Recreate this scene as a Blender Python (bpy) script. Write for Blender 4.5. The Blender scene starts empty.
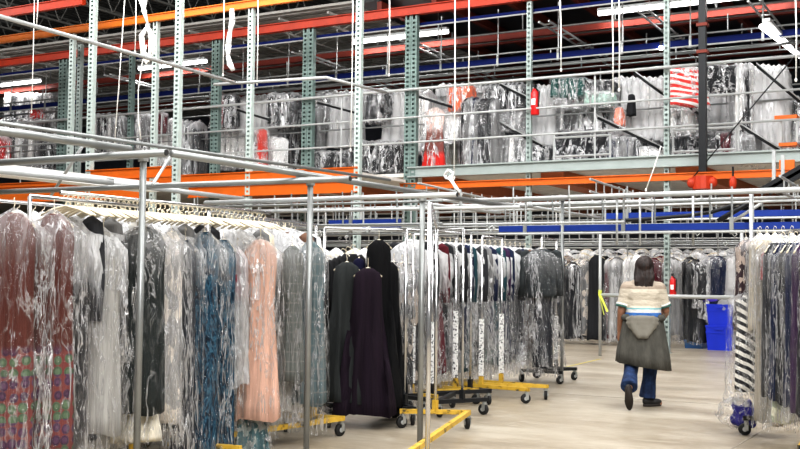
import bpy, math, random
from mathutils import Vector, Matrix
rnd = random.Random(7)
sin, cos, pi = math.sin, math.cos, math.pi
SC = bpy.context.scene
COL = SC.collection

# ------------------------------------------------------------------ camera
F = 1070.0; YAW = .51428; PIT = .04908; ROL = .0115; H = 1.40
fw = Vector((-sin(YAW)*cos(PIT), cos(YAW)*cos(PIT), sin(PIT)))
r0 = Vector((cos(YAW), sin(YAW), 0)); u0 = r0.cross(fw)
rt = r0*cos(ROL) + u0*sin(ROL); up = u0*cos(ROL) - r0*sin(ROL)
cam = bpy.data.cameras.new('camera'); co = bpy.data.objects.new('camera', cam); COL.objects.link(co)
m = Matrix((rt, up, -fw)).transposed().to_4x4(); m.translation = (0, 0, H)
co.matrix_world = m
cam.sensor_width = 36; cam.lens = F/800*36; cam.clip_end = 200; cam.clip_start = .05
SC.camera = co

def ray(x, y): return fw + rt*((x-400)/F) - up*((y-224.5)/F)
def aZ(x, y, z=0):
    q = ray(x, y); t = (z-H)/q.z; return Vector((q.x*t, q.y*t, z))
def aY(x, y, Y):
    q = ray(x, y); t = Y/q.y; return Vector((q.x*t, Y, H+q.z*t))
def aX(x, y, X):
    q = ray(x, y); t = X/q.x; return Vector((X, q.y*t, H+q.z*t))
def dep(p): return (Vector(p)-Vector((0, 0, H))).dot(fw)

# ------------------------------------------------------------------ mesh builder
class MB:
    def __init__(s): s.v = []; s.f = []
    def box(s, c, d, M=None):
        b = len(s.v); c = Vector(c); d = Vector(d)/2
        for z in (-1, 1):
            for y in (-1, 1):
                for x in (-1, 1):
                    p = Vector((x*d.x, y*d.y, z*d.z))
                    s.v.append((M @ p if M else p)+c)
        for q in ((0,2,3,1),(4,5,7,6),(0,1,5,4),(2,6,7,3),(0,4,6,2),(1,3,7,5)): s.f.append([b+i for i in q])
        return s
    def bar(s, p0, p1, w, h):     # rectangular bar, w sideways, h upward
        p0 = Vector(p0); p1 = Vector(p1); d = p1-p0; L = d.length; d.normalize()
        ref = Vector((0, 0, 1)) if abs(d.z) < .95 else Vector((0, 1, 0))
        a = d.cross(ref).normalized(); b_ = a.cross(d)
        M = Matrix((a, d, b_)).transposed()
        return s.box((p0+p1)/2, (w, L, h), M)
    def tube(s, pts, r, n=8, cap=True):
        pts = [Vector(p) for p in pts]; k = len(pts)
        rr = r if isinstance(r, (list, tuple)) else [r]*k
        rings = []
        a = None
        for i, p in enumerate(pts):
            d = (pts[min(i+1, k-1)]-pts[max(i-1, 0)]).normalized()
            if a is None:
                ref = Vector((0, 0, 1)) if abs(d.z) < .9 else Vector((1, 0, 0))
                a = d.cross(ref).normalized()
            else:
                a = (a - d*a.dot(d))
                a = a.normalized() if a.length > 1e-6 else d.orthogonal().normalized()
            c = d.cross(a)
            rings.append([p + (a*cos(2*pi*j/n) + c*sin(2*pi*j/n))*rr[i] for j in range(n)])
        return s.loft(rings, cap)
    def loft(s, rings, cap=True):
        b = len(s.v); n = len(rings[0])
        for R_ in rings: s.v.extend(R_)
        for i in range(len(rings)-1):
            for j in range(n):
                s.f.append([b+i*n+j, b+i*n+(j+1) % n, b+(i+1)*n+(j+1) % n, b+(i+1)*n+j])
        if cap:
            s.f.append([b+j for j in range(n)][::-1]); s.f.append([b+(len(rings)-1)*n+j for j in range(n)])
        return s
    def ell(s, c, r, nu=14, nv=9, M=None):
        c = Vector(c); rings = []
        for i in range(nv+1):
            t = pi*(i+.001)/(nv+.002)
            ring = []
            for j in range(nu):
                p = Vector((r[0]*sin(t)*cos(2*pi*j/nu), r[1]*sin(t)*sin(2*pi*j/nu), r[2]*cos(t)))
                ring.append((M @ p if M else p)+c)
            rings.append(ring)
        return s.loft(rings, True)
    def caps(s, p0, p1, ra, rb, n=12):
        s.tube([p0, p1], [ra, rb], n); s.ell(p0, (ra,)*3, n, 7); s.ell(p1, (rb,)*3, n, 7); return s
    def mesh(s, name, smooth=False):
        me = bpy.data.meshes.new(name); me.from_pydata([tuple(p) for p in s.v], [], s.f)
        if smooth: me.polygons.foreach_set('use_smooth', [True]*len(me.polygons))
        me.update(); return me
    def build(s, name, mat, parent=None, smooth=False, o=None):
        if o is not None:
            o = Vector(o); s.v = [Vector(p)-o for p in s.v]
        return link(s.mesh(name, smooth), name, mat, parent, o)
def link(me, name, mat, parent=None, loc=None):
    ob = bpy.data.objects.new(name, me); COL.objects.link(ob)
    if mat is not None:
        if not me.materials: me.materials.append(mat)
        elif me.materials[0] != mat:
            ob.material_slots[0].link = 'OBJECT'; ob.material_slots[0].material = mat
    if parent: ob.parent = parent
    if loc is not None: ob.location = loc
    return ob
def tag(o, label, cat, group=None, kind=None):
    o['label'] = label; o['category'] = cat
    if group: o['group'] = group
    if kind: o['kind'] = kind
    return o
def thing(name, label, cat, loc=(0, 0, 0), rz=0, group=None):
    o = bpy.data.objects.new(name, None); COL.objects.link(o); o.empty_display_size = .1
    o.location = loc; o.rotation_euler = (0, 0, rz); return tag(o, label, cat, group)
def struct(name, mb, mat, label):
    o = mb.build(name, mat); o['kind'] = 'structure'; o['label'] = label; o['category'] = name.split('_')[0]; return o
ORD = ['first','second','third','fourth','fifth','sixth','seventh','eighth','ninth','tenth','eleventh','twelfth','thirteenth','fourteenth','fifteenth','sixteenth','seventeenth','eighteenth','nineteenth','twentieth']
def remesh(mb, vox, name, smooth=3):
    o = bpy.data.objects.new('tmp', mb.mesh('tmp')); COL.objects.link(o)
    a = o.modifiers.new('r', 'REMESH'); a.mode = 'VOXEL'; a.voxel_size = vox
    b = o.modifiers.new('s', 'SMOOTH'); b.iterations = smooth; b.factor = .5
    dg = bpy.context.evaluated_depsgraph_get(); dg.update()
    me = bpy.data.meshes.new_from_object(o.evaluated_get(dg)); me.name = name
    me.polygons.foreach_set('use_smooth', [True]*len(me.polygons))
    bpy.data.objects.remove(o); return me

# ------------------------------------------------------------------ materials
class N:
    def __init__(s, name):
        s.m = bpy.data.materials.new(name); s.m.use_nodes = True; s.t = s.m.node_tree
        s.b = s.t.nodes['Principled BSDF']
    def n(s, t, **k):
        x = s.t.nodes.new(t)
        for a, v in k.items():
            if a.startswith('i_'): x.inputs[a[2:].replace('_', ' ')].default_value = v
            else: setattr(x, a, v)
        return x
    def l(s, a, b): s.t.links.new(a, b)
    def coord(s, which='Object', scale=(1, 1, 1), rot=(0, 0, 0)):
        c = s.n('ShaderNodeTexCoord'); mp = s.n('ShaderNodeMapping')
        mp.inputs['Scale'].default_value = scale; mp.inputs['Rotation'].default_value = rot
        s.l(c.outputs[which], mp.inputs['Vector']); return mp.outputs[0]
    def ramp(s, fac, stops, interp='LINEAR'):
        r = s.n('ShaderNodeValToRGB'); r.color_ramp.interpolation = interp
        e = r.color_ramp.elements
        while len(e) < len(stops): e.new(.5)
        for q, (p, c) in zip(e, stops):
            q.position = p; q.color = (c[0], c[1], c[2], 1) if hasattr(c, '__len__') else (c, c, c, 1)
        s.l(fac, r.inputs[0]); return r.outputs[0]
    def noise(s, vec, scale, detail=3, rough=.55, dist=0):
        x = s.n('ShaderNodeTexNoise'); x.inputs['Scale'].default_value = scale; x.inputs['Detail'].default_value = detail
        x.inputs['Roughness'].default_value = rough; x.inputs['Distortion'].default_value = dist
        s.l(vec, x.inputs['Vector']); return x.outputs[0]
    def math(s, op, a, b=0, c=0):
        x = s.n('ShaderNodeMath', operation=op)
        for i, v in enumerate((a, b, c)):
            if isinstance(v, (int, float)): x.inputs[i].default_value = v
            else: s.l(v, x.inputs[i])
        return x.outputs[0]
    def mix(s, fac, a, b):
        x = s.n('ShaderNodeMix', data_type='RGBA')
        for i, v in ((0, fac), (6, a), (7, b)):
            if isinstance(v, (int, float)): x.inputs[i].default_value = v
            elif isinstance(v, tuple): x.inputs[i].default_value = (*v, 1)
            else: s.l(v, x.inputs[i])
        return x.outputs[2]
    def bump(s, h, st=.3, d=.01):
        x = s.n('ShaderNodeBump'); x.inputs['Strength'].default_value = st; x.inputs['Distance'].default_value = d
        s.l(h, x.inputs['Height']); s.l(x.outputs[0], s.b.inputs['Normal'])
    def set(s, **k):
        for a, v in k.items(): s.b.inputs[a.replace('_', ' ')].default_value = v
        return s
def plain(name, c, rough=.5, metal=0, var=.12, sc=4.0, spec=.5):
    k = N(name); k.set(Roughness=rough, Metallic=metal); k.b.inputs['Specular IOR Level'].default_value = spec
    v = k.noise(k.coord('Object'), sc, 4)
    a = tuple(x*(1-var) for x in c); b = tuple(min(1, x*(1+var)) for x in c)
    k.l(k.ramp(v, [(.3, a), (.7, b)]), k.b.inputs['Base Color']); return k.m
def emit(name, c, st):
    k = N(name); k.b.inputs['Base Color'].default_value = (*c, 1)
    k.b.inputs['Emission Color'].default_value = (*c, 1); k.b.inputs['Emission Strength'].default_value = st; return k.m
_cl = {}
def cloth(c, pat=None):
    key = (tuple(c), pat)
    if key in _cl: return _cl[key]
    k = N('cloth'); k.set(Roughness=.85); k.b.inputs['Specular IOR Level'].default_value = .25
    vec = k.coord('Object', (9, 9, 1.2)); nz = k.noise(vec, 1.6, 3)
    a = tuple(x*.75 for x in c); b = tuple(min(1, x*1.25) for x in c)
    colr = k.ramp(nz, [(.3, a), (.7, b)])
    if pat == 'circles':
        g = k.coord('Generated', (5.0, 0, 22))
        vo = k.n('ShaderNodeTexVoronoi'); vo.inputs['Scale'].default_value = 1.0; vo.inputs['Randomness'].default_value = .28; k.l(g, vo.inputs['Vector'])
        disc = k.ramp(vo.outputs['Distance'], [(.44, 1), (.50, 0)])
        rim = k.ramp(vo.outputs['Distance'], [(.26, 1), (.34, .55), (.44, .8)])
        sep = k.n('ShaderNodeSeparateXYZ'); tc = k.n('ShaderNodeTexCoord'); k.l(tc.outputs['Generated'], sep.inputs[0])
        band = k.ramp(k.math('FRACT', k.math('MULTIPLY', sep.outputs[2], 5.6)), [(0, (.12, .18, .11)), (.40, (.15, .21, .13)), (.45, (.11, .055, .10)), (.95, (.15, .08, .14))])
        mu = k.n('ShaderNodeMix', data_type='RGBA', blend_type='MULTIPLY'); mu.inputs[0].default_value = 1; k.l(band, mu.inputs[6]); k.l(rim, mu.inputs[7])
        low = k.mix(disc, (.20, .06, .055), mu.outputs[2])
        colr = k.mix(k.ramp(sep.outputs[2], [(.44, 1), (.48, 0)]), colr, low)
    elif pat == 'swirl':
        n2 = k.noise(k.coord('Object', (1, 1, .8)), 13, 2, .5, 2.2)
        colr = k.ramp(n2, [(.36, (.003, .010, .022)), (.47, (.008, .04, .075)), (.52, (.05, .14, .20)), (.56, (.008, .045, .085)), (.68, (.004, .018, .036))])
    elif pat in ('zebra', 'flag'):
        w = k.n('ShaderNodeTexWave'); w.inputs['Scale'].default_value = 4.2 if pat == 'zebra' else 2.2
        w.inputs['Distortion'].default_value = 3 if pat == 'zebra' else 3.5; w.inputs['Detail'].default_value = 1
        k.l(k.coord('Object', (1, 1, 1), (0, (1.1 if pat == 'zebra' else 1.2), 0)), w.inputs['Vector'])
        cc = ((.75, .73, .68), (.02, .02, .025)) if pat == 'zebra' else ((.85, .8, .78), (.72, .06, .05))
        colr = k.ramp(w.outputs[0], [(.42, cc[0]), (.55, cc[1])])
    elif pat == 'plaid':
        sep = k.n('ShaderNodeSeparateXYZ'); k.l(k.coord('Object', (14, 14, 14)), sep.inputs[0])
        sx = k.ramp(k.math('FRACT', sep.outputs[0]), [(.1, 1), (.16, 0)]); sz = k.ramp(k.math('FRACT', sep.outputs[2]), [(.1, 1), (.16, 0)])
        colr = k.mix(k.math('MULTIPLY', k.math('MAXIMUM', sx, sz), .35), colr, (.3, .28, .26))
    elif pat == 'print':
        vo = k.n('ShaderNodeTexVoronoi'); vo.inputs['Scale'].default_value = 14; k.l(k.coord('Object'), vo.inputs['Vector'])
        sp = k.n('ShaderNodeSeparateColor'); k.l(vo.outputs['Color'], sp.inputs[0])
        colr = k.mix(k.ramp(sp.outputs[0], [(.66, 0), (.7, 1)]), colr, (min(1, c[0]+.35), min(1, c[1]+.3), min(1, c[2]+.25)))
    elif pat == 'ombre':
        sep = k.n('ShaderNodeSeparateXYZ'); tc = k.n('ShaderNodeTexCoord'); k.l(tc.outputs['Generated'], sep.inputs[0])
        colr = k.ramp(sep.outputs[2], [(.0, (.75, .03, .02)), (.25, (.7, .05, .04)), (.32, (.25, .08, .07)), (.6, (.28, .12, .1)), (.68, (.8, .6, .55)), (1, (.85, .7, .65))])
    k.l(colr, k.b.inputs['Base Color'])
    k.bump(k.noise(k.coord('Object', (10, 10, 1.0)), 2.2, 3), .5, .03)
    _cl[key] = k.m; return k.m
def film(name, lo, hi, top, gl=.12, white=.85, sc_=1.0, st=.74, wid=1.0):
    k = N(name); out = k.t.nodes['Material Output']
    oi = k.n('ShaderNodeObjectInfo'); tc = k.n('ShaderNodeTexCoord')
    av = k.n('ShaderNodeVectorMath', operation='ADD'); k.l(tc.outputs['Object'], av.inputs[0])
    sc = k.n('ShaderNodeVectorMath', operation='SCALE'); sc.inputs[3].default_value = 9.0; k.l(oi.outputs['Location'], sc.inputs[0]); k.l(sc.outputs[0], av.inputs[1])
    mp = k.n('ShaderNodeMapping'); mp.inputs['Scale'].default_value = (8*sc_, 8*sc_, 1.7*sc_); mp.inputs['Rotation'].default_value = (0, .12, 0); k.l(av.outputs[0], mp.inputs[0])
    n1 = k.noise(mp.outputs[0], 1.8, 4, .6, 1.0)
    ridge = k.math('ABSOLUTE', k.math('SUBTRACT', n1, .5))
    n2 = k.noise(mp.outputs[0], .8, 2, .5)
    crease_glint = k.math('MULTIPLY', k.ramp(ridge, [(.0, 1), (.02*wid, .5), (.045*wid, 0)]), k.ramp(n2, [(.42, .1), (.6, 1)]))  # white highlight streaks painted along the film creases through opacity
    a = k.math('MULTIPLY_ADD', crease_glint, hi-lo, lo)
    sep = k.n('ShaderNodeSeparateXYZ'); k.l(tc.outputs['Generated'], sep.inputs[0])
    t = k.ramp(k.math('ADD', sep.outputs[2], k.math('MULTIPLY_ADD', n1, .36, -.18)), [(st, 0), (st+.11, top*.5), (st+.2, top), (1, top)])
    al = k.math('MAXIMUM', a, k.math('MULTIPLY', t, k.math('ADD', .5, n1)))
    bp = k.n('ShaderNodeBump'); bp.inputs['Strength'].default_value = 1.0; bp.inputs['Distance'].default_value = .05
    k.l(k.noise(mp.outputs[0], 2.6, 4, .6, 1.4), bp.inputs['Height'])
    tr = k.n('ShaderNodeBsdfTransparent'); gs = k.n('ShaderNodeBsdfGlossy'); gs.inputs['Roughness'].default_value = .10; k.l(bp.outputs[0], gs.inputs['Normal'])
    df = k.n('ShaderNodeBsdfDiffuse'); df.inputs['Color'].default_value = (white, white, white*1.01, 1); k.l(bp.outputs[0], df.inputs['Normal'])
    tl = k.n('ShaderNodeBsdfTranslucent'); tl.inputs['Color'].default_value = (white, white, white, 1)
    m0 = k.n('ShaderNodeMixShader'); m0.inputs[0].default_value = .35; k.l(df.outputs[0], m0.inputs[1]); k.l(tl.outputs[0], m0.inputs[2])
    m1 = k.n('ShaderNodeMixShader'); k.l(al, m1.inputs[0]); k.l(tr.outputs[0], m1.inputs[1]); k.l(m0.outputs[0], m1.inputs[2])
    m2 = k.n('ShaderNodeMixShader'); k.l(k.math('MULTIPLY_ADD', crease_glint, .45, gl), m2.inputs[0]); k.l(m1.outputs[0], m2.inputs[1]); k.l(gs.outputs[0], m2.inputs[2])
    k.l(m2.outputs[0], out.inputs['Surface'])
    return k.m
M = {}
M['clear'] = film('clear_film', .0, .9, .30, .035)
M['milky'] = film('milky_film', .03, .9, 1.0, .035, .9)
M['white'] = film('white_film', .62, .97, 1.0, .04, .92)
M['topwhite'] = film('white_topped_film', .02, .9, 1.0, .035, .92, 1.0, .62)
M['farclear'] = film('far_clear_film', .0, .95, .3, .03, .95, .42, .80, 1.1)
M['farmilky'] = film('far_cloudy_film', .03, .98, .7, .03, .95, .40, .76, 1.9)
M['pipe'] = plain('galvanised_pipe', (.29, .30, .295), .38, .55, .12, 3)
M['whitepipe'] = plain('pale_pipe', (.48, .49, .485), .35, .15, .08, 3)
M['chrome'] = plain('chrome', (.62, .62, .62), .18, .9, .06)
M['pipeend'] = plain('pipe_end', (.03, .03, .03), .8)
M['clamp'] = plain('clamp_steel', (.42, .43, .42), .45, .7)
M['post_l'] = plain('pale_green_upright', (.56, .64, .61), .5, .15, .06)
M['post_d'] = plain('grey_green_upright', (.20, .27, .25), .5, .2, .15)
M['post_m'] = plain('mid_grey_upright', (.36, .42, .40), .5, .2, .1)
M['orange'] = plain('orange_beam_paint', (.66, .15, .012), .45, 0, .06)
M['amber'] = plain('amber_beam_paint', (.78, .22, .015), .45, 0, .06)
M['red'] = plain('red_orange_beam_paint', (.45, .04, .008), .5, 0, .12)
M['rust'] = plain('brown_red_joist', (.17, .022, .008), .6, 0, .15)
M['darkred'] = plain('dull_red_beam', (.20, .02, .006), .6)
M['brown'] = plain('brown_orange_joist', (.45, .13, .04), .6)
M['fascia'] = plain('grey_fascia', (.36, .40, .385), .5, .1, .05)
M['blue'] = plain('blue_track', (.012, .045, .27), .4, 0, .1)
M['navy'] = plain('navy_track', (.004, .012, .095), .7, 0, .1, 4, .15)
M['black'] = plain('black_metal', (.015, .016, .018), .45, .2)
M['rubber'] = plain('black_rubber', (.012, .012, .012), .6)
M['yellow'] = plain('yellow_base_paint', (.75, .50, .05), .5, 0, .18, 9)
M['cord'] = plain('white_cord', (.85, .84, .80), .7)
M['decklow'] = plain('white_deck_panel', (.78, .75, .71), .6)
M['roof'] = plain('dark_roof_sheet', (.24, .235, .22), .7, 0, .2)
M['truss'] = plain('pale_truss', (.42, .41, .38), .6)
M['wall'] = plain('pale_wall', (.55, .56, .58), .8)
M['dark'] = plain('dark_wall', (.10, .11, .14), .8)
M['tube'] = emit('fluorescent_tube', (1, 1, 1), 3)
M['hanger'] = plain('cream_hanger', (.82, .74, .58), .4)
M['bin'] = plain('blue_bin', (.012, .04, .55), .4, 0, .06)
M['teal'] = plain('teal_bin', (.03, .12, .30), .4)
M['redpaint'] = plain('red_extinguisher', (.65, .02, .02), .3)
M['tape'] = plain('yellow_tape', (.75, .82, .15), .5)
M['paper'] = plain('white_paper', (.88, .88, .87), .7, 0, .03)
k = N('floor_concrete'); k.set(Roughness=.38)
v1 = k.noise(k.coord('Object', (.35, 1.0, 1)), 1.1, 6, .62); v2 = k.noise(k.coord('Object', (1, 3, 1)), 4, 5, .6, .6)
c1 = k.ramp(v1, [(.34, (.25, .205, .145)), (.5, (.35, .30, .23)), (.64, (.43, .385, .31))])
c2 = k.mix(k.ramp(v2, [(.52, 0), (.7, .55)]), c1, (.52, .48, .41))
k.l(c2, k.b.inputs['Base Color']); k.l(k.ramp(v2, [(.3, .28), (.7, .5)]), k.b.inputs['Roughness']); M['floor'] = k.m
k = N('label_strip'); v = k.noise(k.coord('Object', (30, 30, 34)), 1.6, 1); k.set(Roughness=.6)
k.l(k.ramp(v, [(.40, (.06, .06, .07)), (.45, (.85, .85, .84))]), k.b.inputs['Base Color']); M['strip'] = k.m
k = N('yellow_black_paint'); v = k.noise(k.coord('Object', (7, 7, 7)), 1.6, 4); k.set(Roughness=.5)
k.l(k.ramp(v, [(.34, (.04, .035, .02)), (.43, (.55, .35, .04)), (.7, (.66, .45, .07))]), k.b.inputs['Base Color']); M['yellowworn'] = k.m

# ------------------------------------------------------------------ setting
struct('floor', MB().box((-12, 14, -.05), (60, 50, .1)), M['floor'], 'worn beige concrete warehouse floor')
j = MB()
for y in (6.2, 12.4, 18.6): j.box((-8, y, .002), (40, .012, .004))
for x in (-2.0,): j.box((x, 14, .002), (.012, 40, .004))
ln = MB().bar(aZ(566, 367, .003), aZ(600, 359, .003), .05, .004)
struct('floor_line', ln, plain('worn_yellow_line', (.55, .47, .18), .7), 'worn yellow painted line on the floor')
struct('floor_joint', j, plain('joint_filler', (.36, .32, .27), .8), 'thin sawn joint lines in the concrete floor')
struct('wall_back', MB().box((-12, 33.1, 5), (60, .2, 10.6)), M['dark'], 'dark rear wall of the warehouse')
struct('wall_left', MB().box((-41, 14, 5), (.2, 50, 10.6)), M['wall'], 'pale left wall of the warehouse')
struct('wall_right', MB().box((17, 14, 5), (.2, 50, 10.6)), M['wall'], 'pale right wall of the warehouse')
# roof: corrugated dark sheet
r = MB(); x = -42.0
while x < 18:
    r.box((x+.15, 14, 10.42), (.15, 50, .06)); x += .3
r.box((-12, 14, 10.5), (60, 50, .1))
struct('ceiling', r, M['roof'], 'dark corrugated roof sheet')
YD, YA, YB = 20.5, 18.4, 17.3
zdeck = aY(412, 167, YD).z           # top of fascia
zbot = aY(412, 178, YD).z
zroof = aY(400, 12, YD).z            # red beam level
deck = MB().box((-14, 27.0, (zdeck+zbot)/2-.03), (54, 12.6, .08))
struct('mezzanine_deck', deck, M['decklow'], 'pale floor deck of the storage mezzanine')
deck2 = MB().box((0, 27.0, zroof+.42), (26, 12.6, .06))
deck3 = MB().box((-27, 27.0, zroof+.44), (28, 12.6, .06))
for i in range(42): deck3.box((-27, 20.9+i*.3, zroof+.40), (28, .14, .05))
struct('roof_deck', deck3, plain('grey_corrugated_deck', (.42, .41, .38), .7), 'grey corrugated underside of the top level on the left')
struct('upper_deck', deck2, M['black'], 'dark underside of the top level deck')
xl = aY(359, 170, YA).x
struct('side_deck', MB().box(((xl-40)/2, (YA+YD)/2, (zdeck+zbot)/2-.2), (xl+40, YD-YA-.3, .06)), M['decklow'], 'pale deck of the forward mezzanine section on the left')

# roof bar joists in front
def bar_joist(x, label):
    t = thing('roof_truss', label, 'truss', (x, 4, 9.4), 0, 'bar joists under the dark roof')
    a = MB().box((0, 10.5, .85), (.09, 27, .06)).build('top_chord', M['truss'], t)
    b = MB().box((0, 10.5, 0), (.09, 27, .06)).build('bottom_chord', M['truss'], t)
    w = MB(); y = -3
    for i in range(27):
        w.tube([(0, y, 0), (0, y+.5, .85), (0, y+1, 0)], .022, 5); y += 1
    w.build('web', M['truss'], t)
for i in range(13):
    bar_joist(-33+i*2.3, f'pale bar joist with zigzag web under the dark roof, {ORD[i]} from the far left')

# ------------------------------------------------------------------ rack uprights
def upright(px, py0, Y, z1, w, d, mat, label, foot=True, grp=None, pair=False):
    p = aY(px, py0, Y); t = thing('rack_upright', label, 'rack post', (p.x, Y, 0), 0, grp)
    def chan(cx, nm):
        b = MB(); th = .004
        b.box((cx-w*.36, -d/2, z1/2), (w*.28, th, z1)); b.box((cx+w*.36, -d/2, z1/2), (w*.28, th, z1))
        z = .05
        while z < z1-.05:
            b.box((cx, -d/2, z), (w*.46, th, .055)); z += .1
        b.box((cx-w/2, 0, z1/2), (th, d, z1)); 
        b.build(nm, mat, t)
        s_ = MB(); s_.box((cx+w/2, 0, z1/2), (th, d, z1)); s_.box((cx, d/2, z1/2), (w, th, z1)); s_.build('side_flange', mat, t)
    chan(0, 'perforated_face')
    if pair: chan(w+.01, 'perforated_face')
    MB().box((w/2 if pair else 0, 0, .006), (w*(2.4 if pair else 1.5), d*1.6, .012)).build('foot_plate', mat, t)
    return t
near = ['far left of the photo', 'left of the coiled white cord', 'right of the coiled white cord', 'left of the hanging white strip', 'beside the middle light tube', 'carrying the upper fire extinguisher', 'standing behind the walking woman']
for i, px in enumerate((61, 131, 214, 306, 409, 529, 667)):
    big = i < 5
    upright(px-(1 if big else 0), 160, YD, zroof+(-.12 if big else 1.6), .115 if i in (1, 2) else .14 if big else .10, .12 if big else .09,
            M['post_d'] if big else M['post_m'],
            ('dark green double rack upright, ' if big else 'slim grey perforated rack upright, ')+f'{ORD[i]} from the left in the mezzanine front row', pair=(i in (0, 2, 3, 4)))
for i, px in enumerate((71, 154.5, 250, 358.5)):
    zt = aY(240, 6, YA).z
    upright(px, 120, YA, zt-.1 if i < 3 else zt+1.5, .13, .10, M['post_l'], f'pale green perforated upright, {ORD[i]} from the left under the amber beam')
for i, px in enumerate((92.5, 179)):
    upright(px-1.5, 120, YB, 8.6, .15, .11, M['post_l'], f'tall pale green perforated upright passing in front of the amber beam, {["left","right"][i]} one of two')
upright(79, 120, YA+1.0, 7.2, .12, .10, M['post_m'], 'narrow grey green upright beside the left tall pale upright')

# ------------------------------------------------------------------ beams
def xbeam(name, label, p, x0, x1, h, d, mat, cat='beam', lip=True):
    b = MB(); b.box(((x0+x1)/2, p.y, p.z), (x1-x0, d, h))
    t = thing(name, label, cat, (x0, p.y, p.z)); b.build('web', mat, t, o=None)
    t.children[0].location = -Vector((x0, p.y, p.z))
    if lip:
        l = MB(); l.box(((x0+x1)/2, p.y-d*.35, p.z-h/2-.01), (x1-x0, d*.9, .02)); l.box(((x0+x1)/2, p.y-d*.35, p.z+h/2+.01), (x1-x0, d*.9, .02))
        l.build('flange', mat, t, o=None).location = -Vector((x0, p.y, p.z))
    return t
XL, XR = -38, 6
xbeam('steel_beam', 'red orange beam carried on the mezzanine front uprights near the roof', aY(400, 13, YD), XL, XR, .16, .16, M['red'])
xbeam('steel_beam', 'amber yellow beam crossing the upper left above the pale uprights', aY(200, 12, YA), XL, aY(359, 0, YA).x+.3, .13, .12, M['amber'])
xbeam('steel_beam', 'red orange beam in the top left corner of the photo', aY(40, 8, YB), XL, aY(84, 3, YB).x, .16, .12, M['red'])
xbeam('steel_beam', 'dull red roof level beam behind the front row of light tubes', aY(300, 63, 24.0), XL, XR, .12, .16, M['darkred'])
xbeam('steel_beam', 'dull red beam at the back of the top level, lowest in view', aY(560, 68, 27.5), XL, XR, .22, .16, M['darkred'])
xbeam('steel_beam', 'dark red beam above the lowest back beam under the top deck', aY(600, 26, 22.6), XL, XR, .14, .12, M['darkred'])
ob = aY(412, 186.5, YD)
xbeam('rack_beam', 'thin orange beam under the long grey mezzanine fascia', ob, xl-.2, XR, .10, .10, M['orange'])
pa = aY(280, 180, YA)
xbeam('rack_beam', 'orange beam at deck level between the pale uprights, upper of two', aY(280, 175.5, YA), XL, xl, .17, .10, M['orange'])
xbeam('rack_beam', 'orange beam below deck level between the pale uprights, lower of two', aY(300, 188.5, YA), aY(190, 190, YA).x, xl, .21, .10, M['orange'])
xbeam('rack_beam', 'thick bright orange beam joining the two tall pale uprights', aY(132, 173.5, YB), aY(88, 175, YB).x, aY(173, 170, YB).x, .19, .1, M['orange'])
xbeam('rack_beam', 'deep orange beam low behind the left scaffold pipes', aY(107, 191, YB), XL, aY(142, 190, YB).x, .34, .1, M['orange'])
fz = (zdeck+zbot)/2
f = MB().box(((xl+XR)/2, YD-.03, fz), (XR-xl, .06, zdeck-zbot)); f.box(((xl+XR)/2, YD-.08, zdeck-.02), (XR-xl, .06, .03)); f.box(((xl+XR)/2, YD-.08, zbot+.02), (XR-xl, .06, .03))
tag(f.build('fascia_channel', M['fascia'], o=(xl, YD, zbot)), 'long grey steel fascia channel along the mezzanine edge', 'fascia')
i = 0; x = XL+.5
joist_x = []
while x < 4.5: joist_x.append(x); x += 1.4
seen = [x for x in joist_x if -26 < x < -1]
for i, x in enumerate(seen):
    pale = x < -13.5; b = MB().box((0, 5.8, 0), (.05 if pale else .12, 11.6, .06 if pale else .18))
    if pale:
        b.tube([(0, .6*q, -.28 if q % 2 else 0) for q in range(19)], .014, 5); b.box((0, 5.8, -.28), (.05, 11.6, .04))
    tag(b.build('roof_joist', M['truss'] if pale else M['rust'], o=None), f'{"pale open web" if pale else "dull red"} joist under the top level deck, {ORD[i] if i < 20 else "number %d" % (i+1)} from the left', 'joist', 'joists under the top deck').location = (x, YD+.2, zroof+.27)
    if i > 4 and i % 2 == 0:
        b = MB().box((0, 5.8, -.09), (.5, 11.6, .26))
        tag(b.build('deck_joist', M['brown']), f'brown orange joist under the mezzanine floor, {ORD[(i-6)//2]} from the left', 'joist', 'brown joists under the mezzanine').location = (x, YD+.2, (zdeck+zbot)/2-.11)

# ------------------------------------------------------------------ light fittings
def light_tube(p, L, label, e=26):
    t = thing('light_fitting', label, 'light', p)
    MB().box((0, 0, .07), (L, .16, .06)).build('housing', M['whitepipe'], t)
    MB().tube([(-L/2, 0, 0), (L/2, 0, 0)], .055, 8).build('light_tube', M['tube'], t)
    for s in (-1, 1): MB().tube([(s*L*.4, 0, .1), (s*L*.4, 0, .8)], .008, 5).build('hanging_rod', M['clamp'], t)
    la = bpy.data.lights.new('tube_lamp', 'AREA'); la.shape = 'RECTANGLE'; la.size = L; la.size_y = .06; la.energy = e*1.2
    lo = bpy.data.objects.new('tube_lamp', la); COL.objects.link(lo); lo.parent = t; lo.location = (0, 0, -.09)
YL = 22.3
for (px, py, L, lab) in ((12, 84, 2.4, 'long lit fluorescent tube at the far left edge'), (172, 65, 2.4, 'lit fluorescent tube behind the coiled white cord'),
                         (400, 37, 2.6, 'lit fluorescent tube to the right of the fourth pale upright'), (690, 3, 4.0, 'longest lit fluorescent tube at the top of the photo, above the blue track')):
    light_tube(aY(px, py, YL), L, lab)
for (px, py, lab) in ((408, 62, 'small glaring lamp on the blue track, left'), (661, 48, 'small glaring lamp on the blue track behind the slim upright')):
    p = aY(px, py, 21.2); t = thing('spot_lamp', lab, 'lamp', p)
    MB().ell((0, 0, 0), (.05, .05, .05)).build('bulb', emit('bulb', (1, 1, 1), 25), t); MB().tube([(0, 0, .04), (0, 0, .14)], .03, 8).build('lamp_holder', M['black'], t)
p = aY(782, 42, 21.6)
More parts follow.
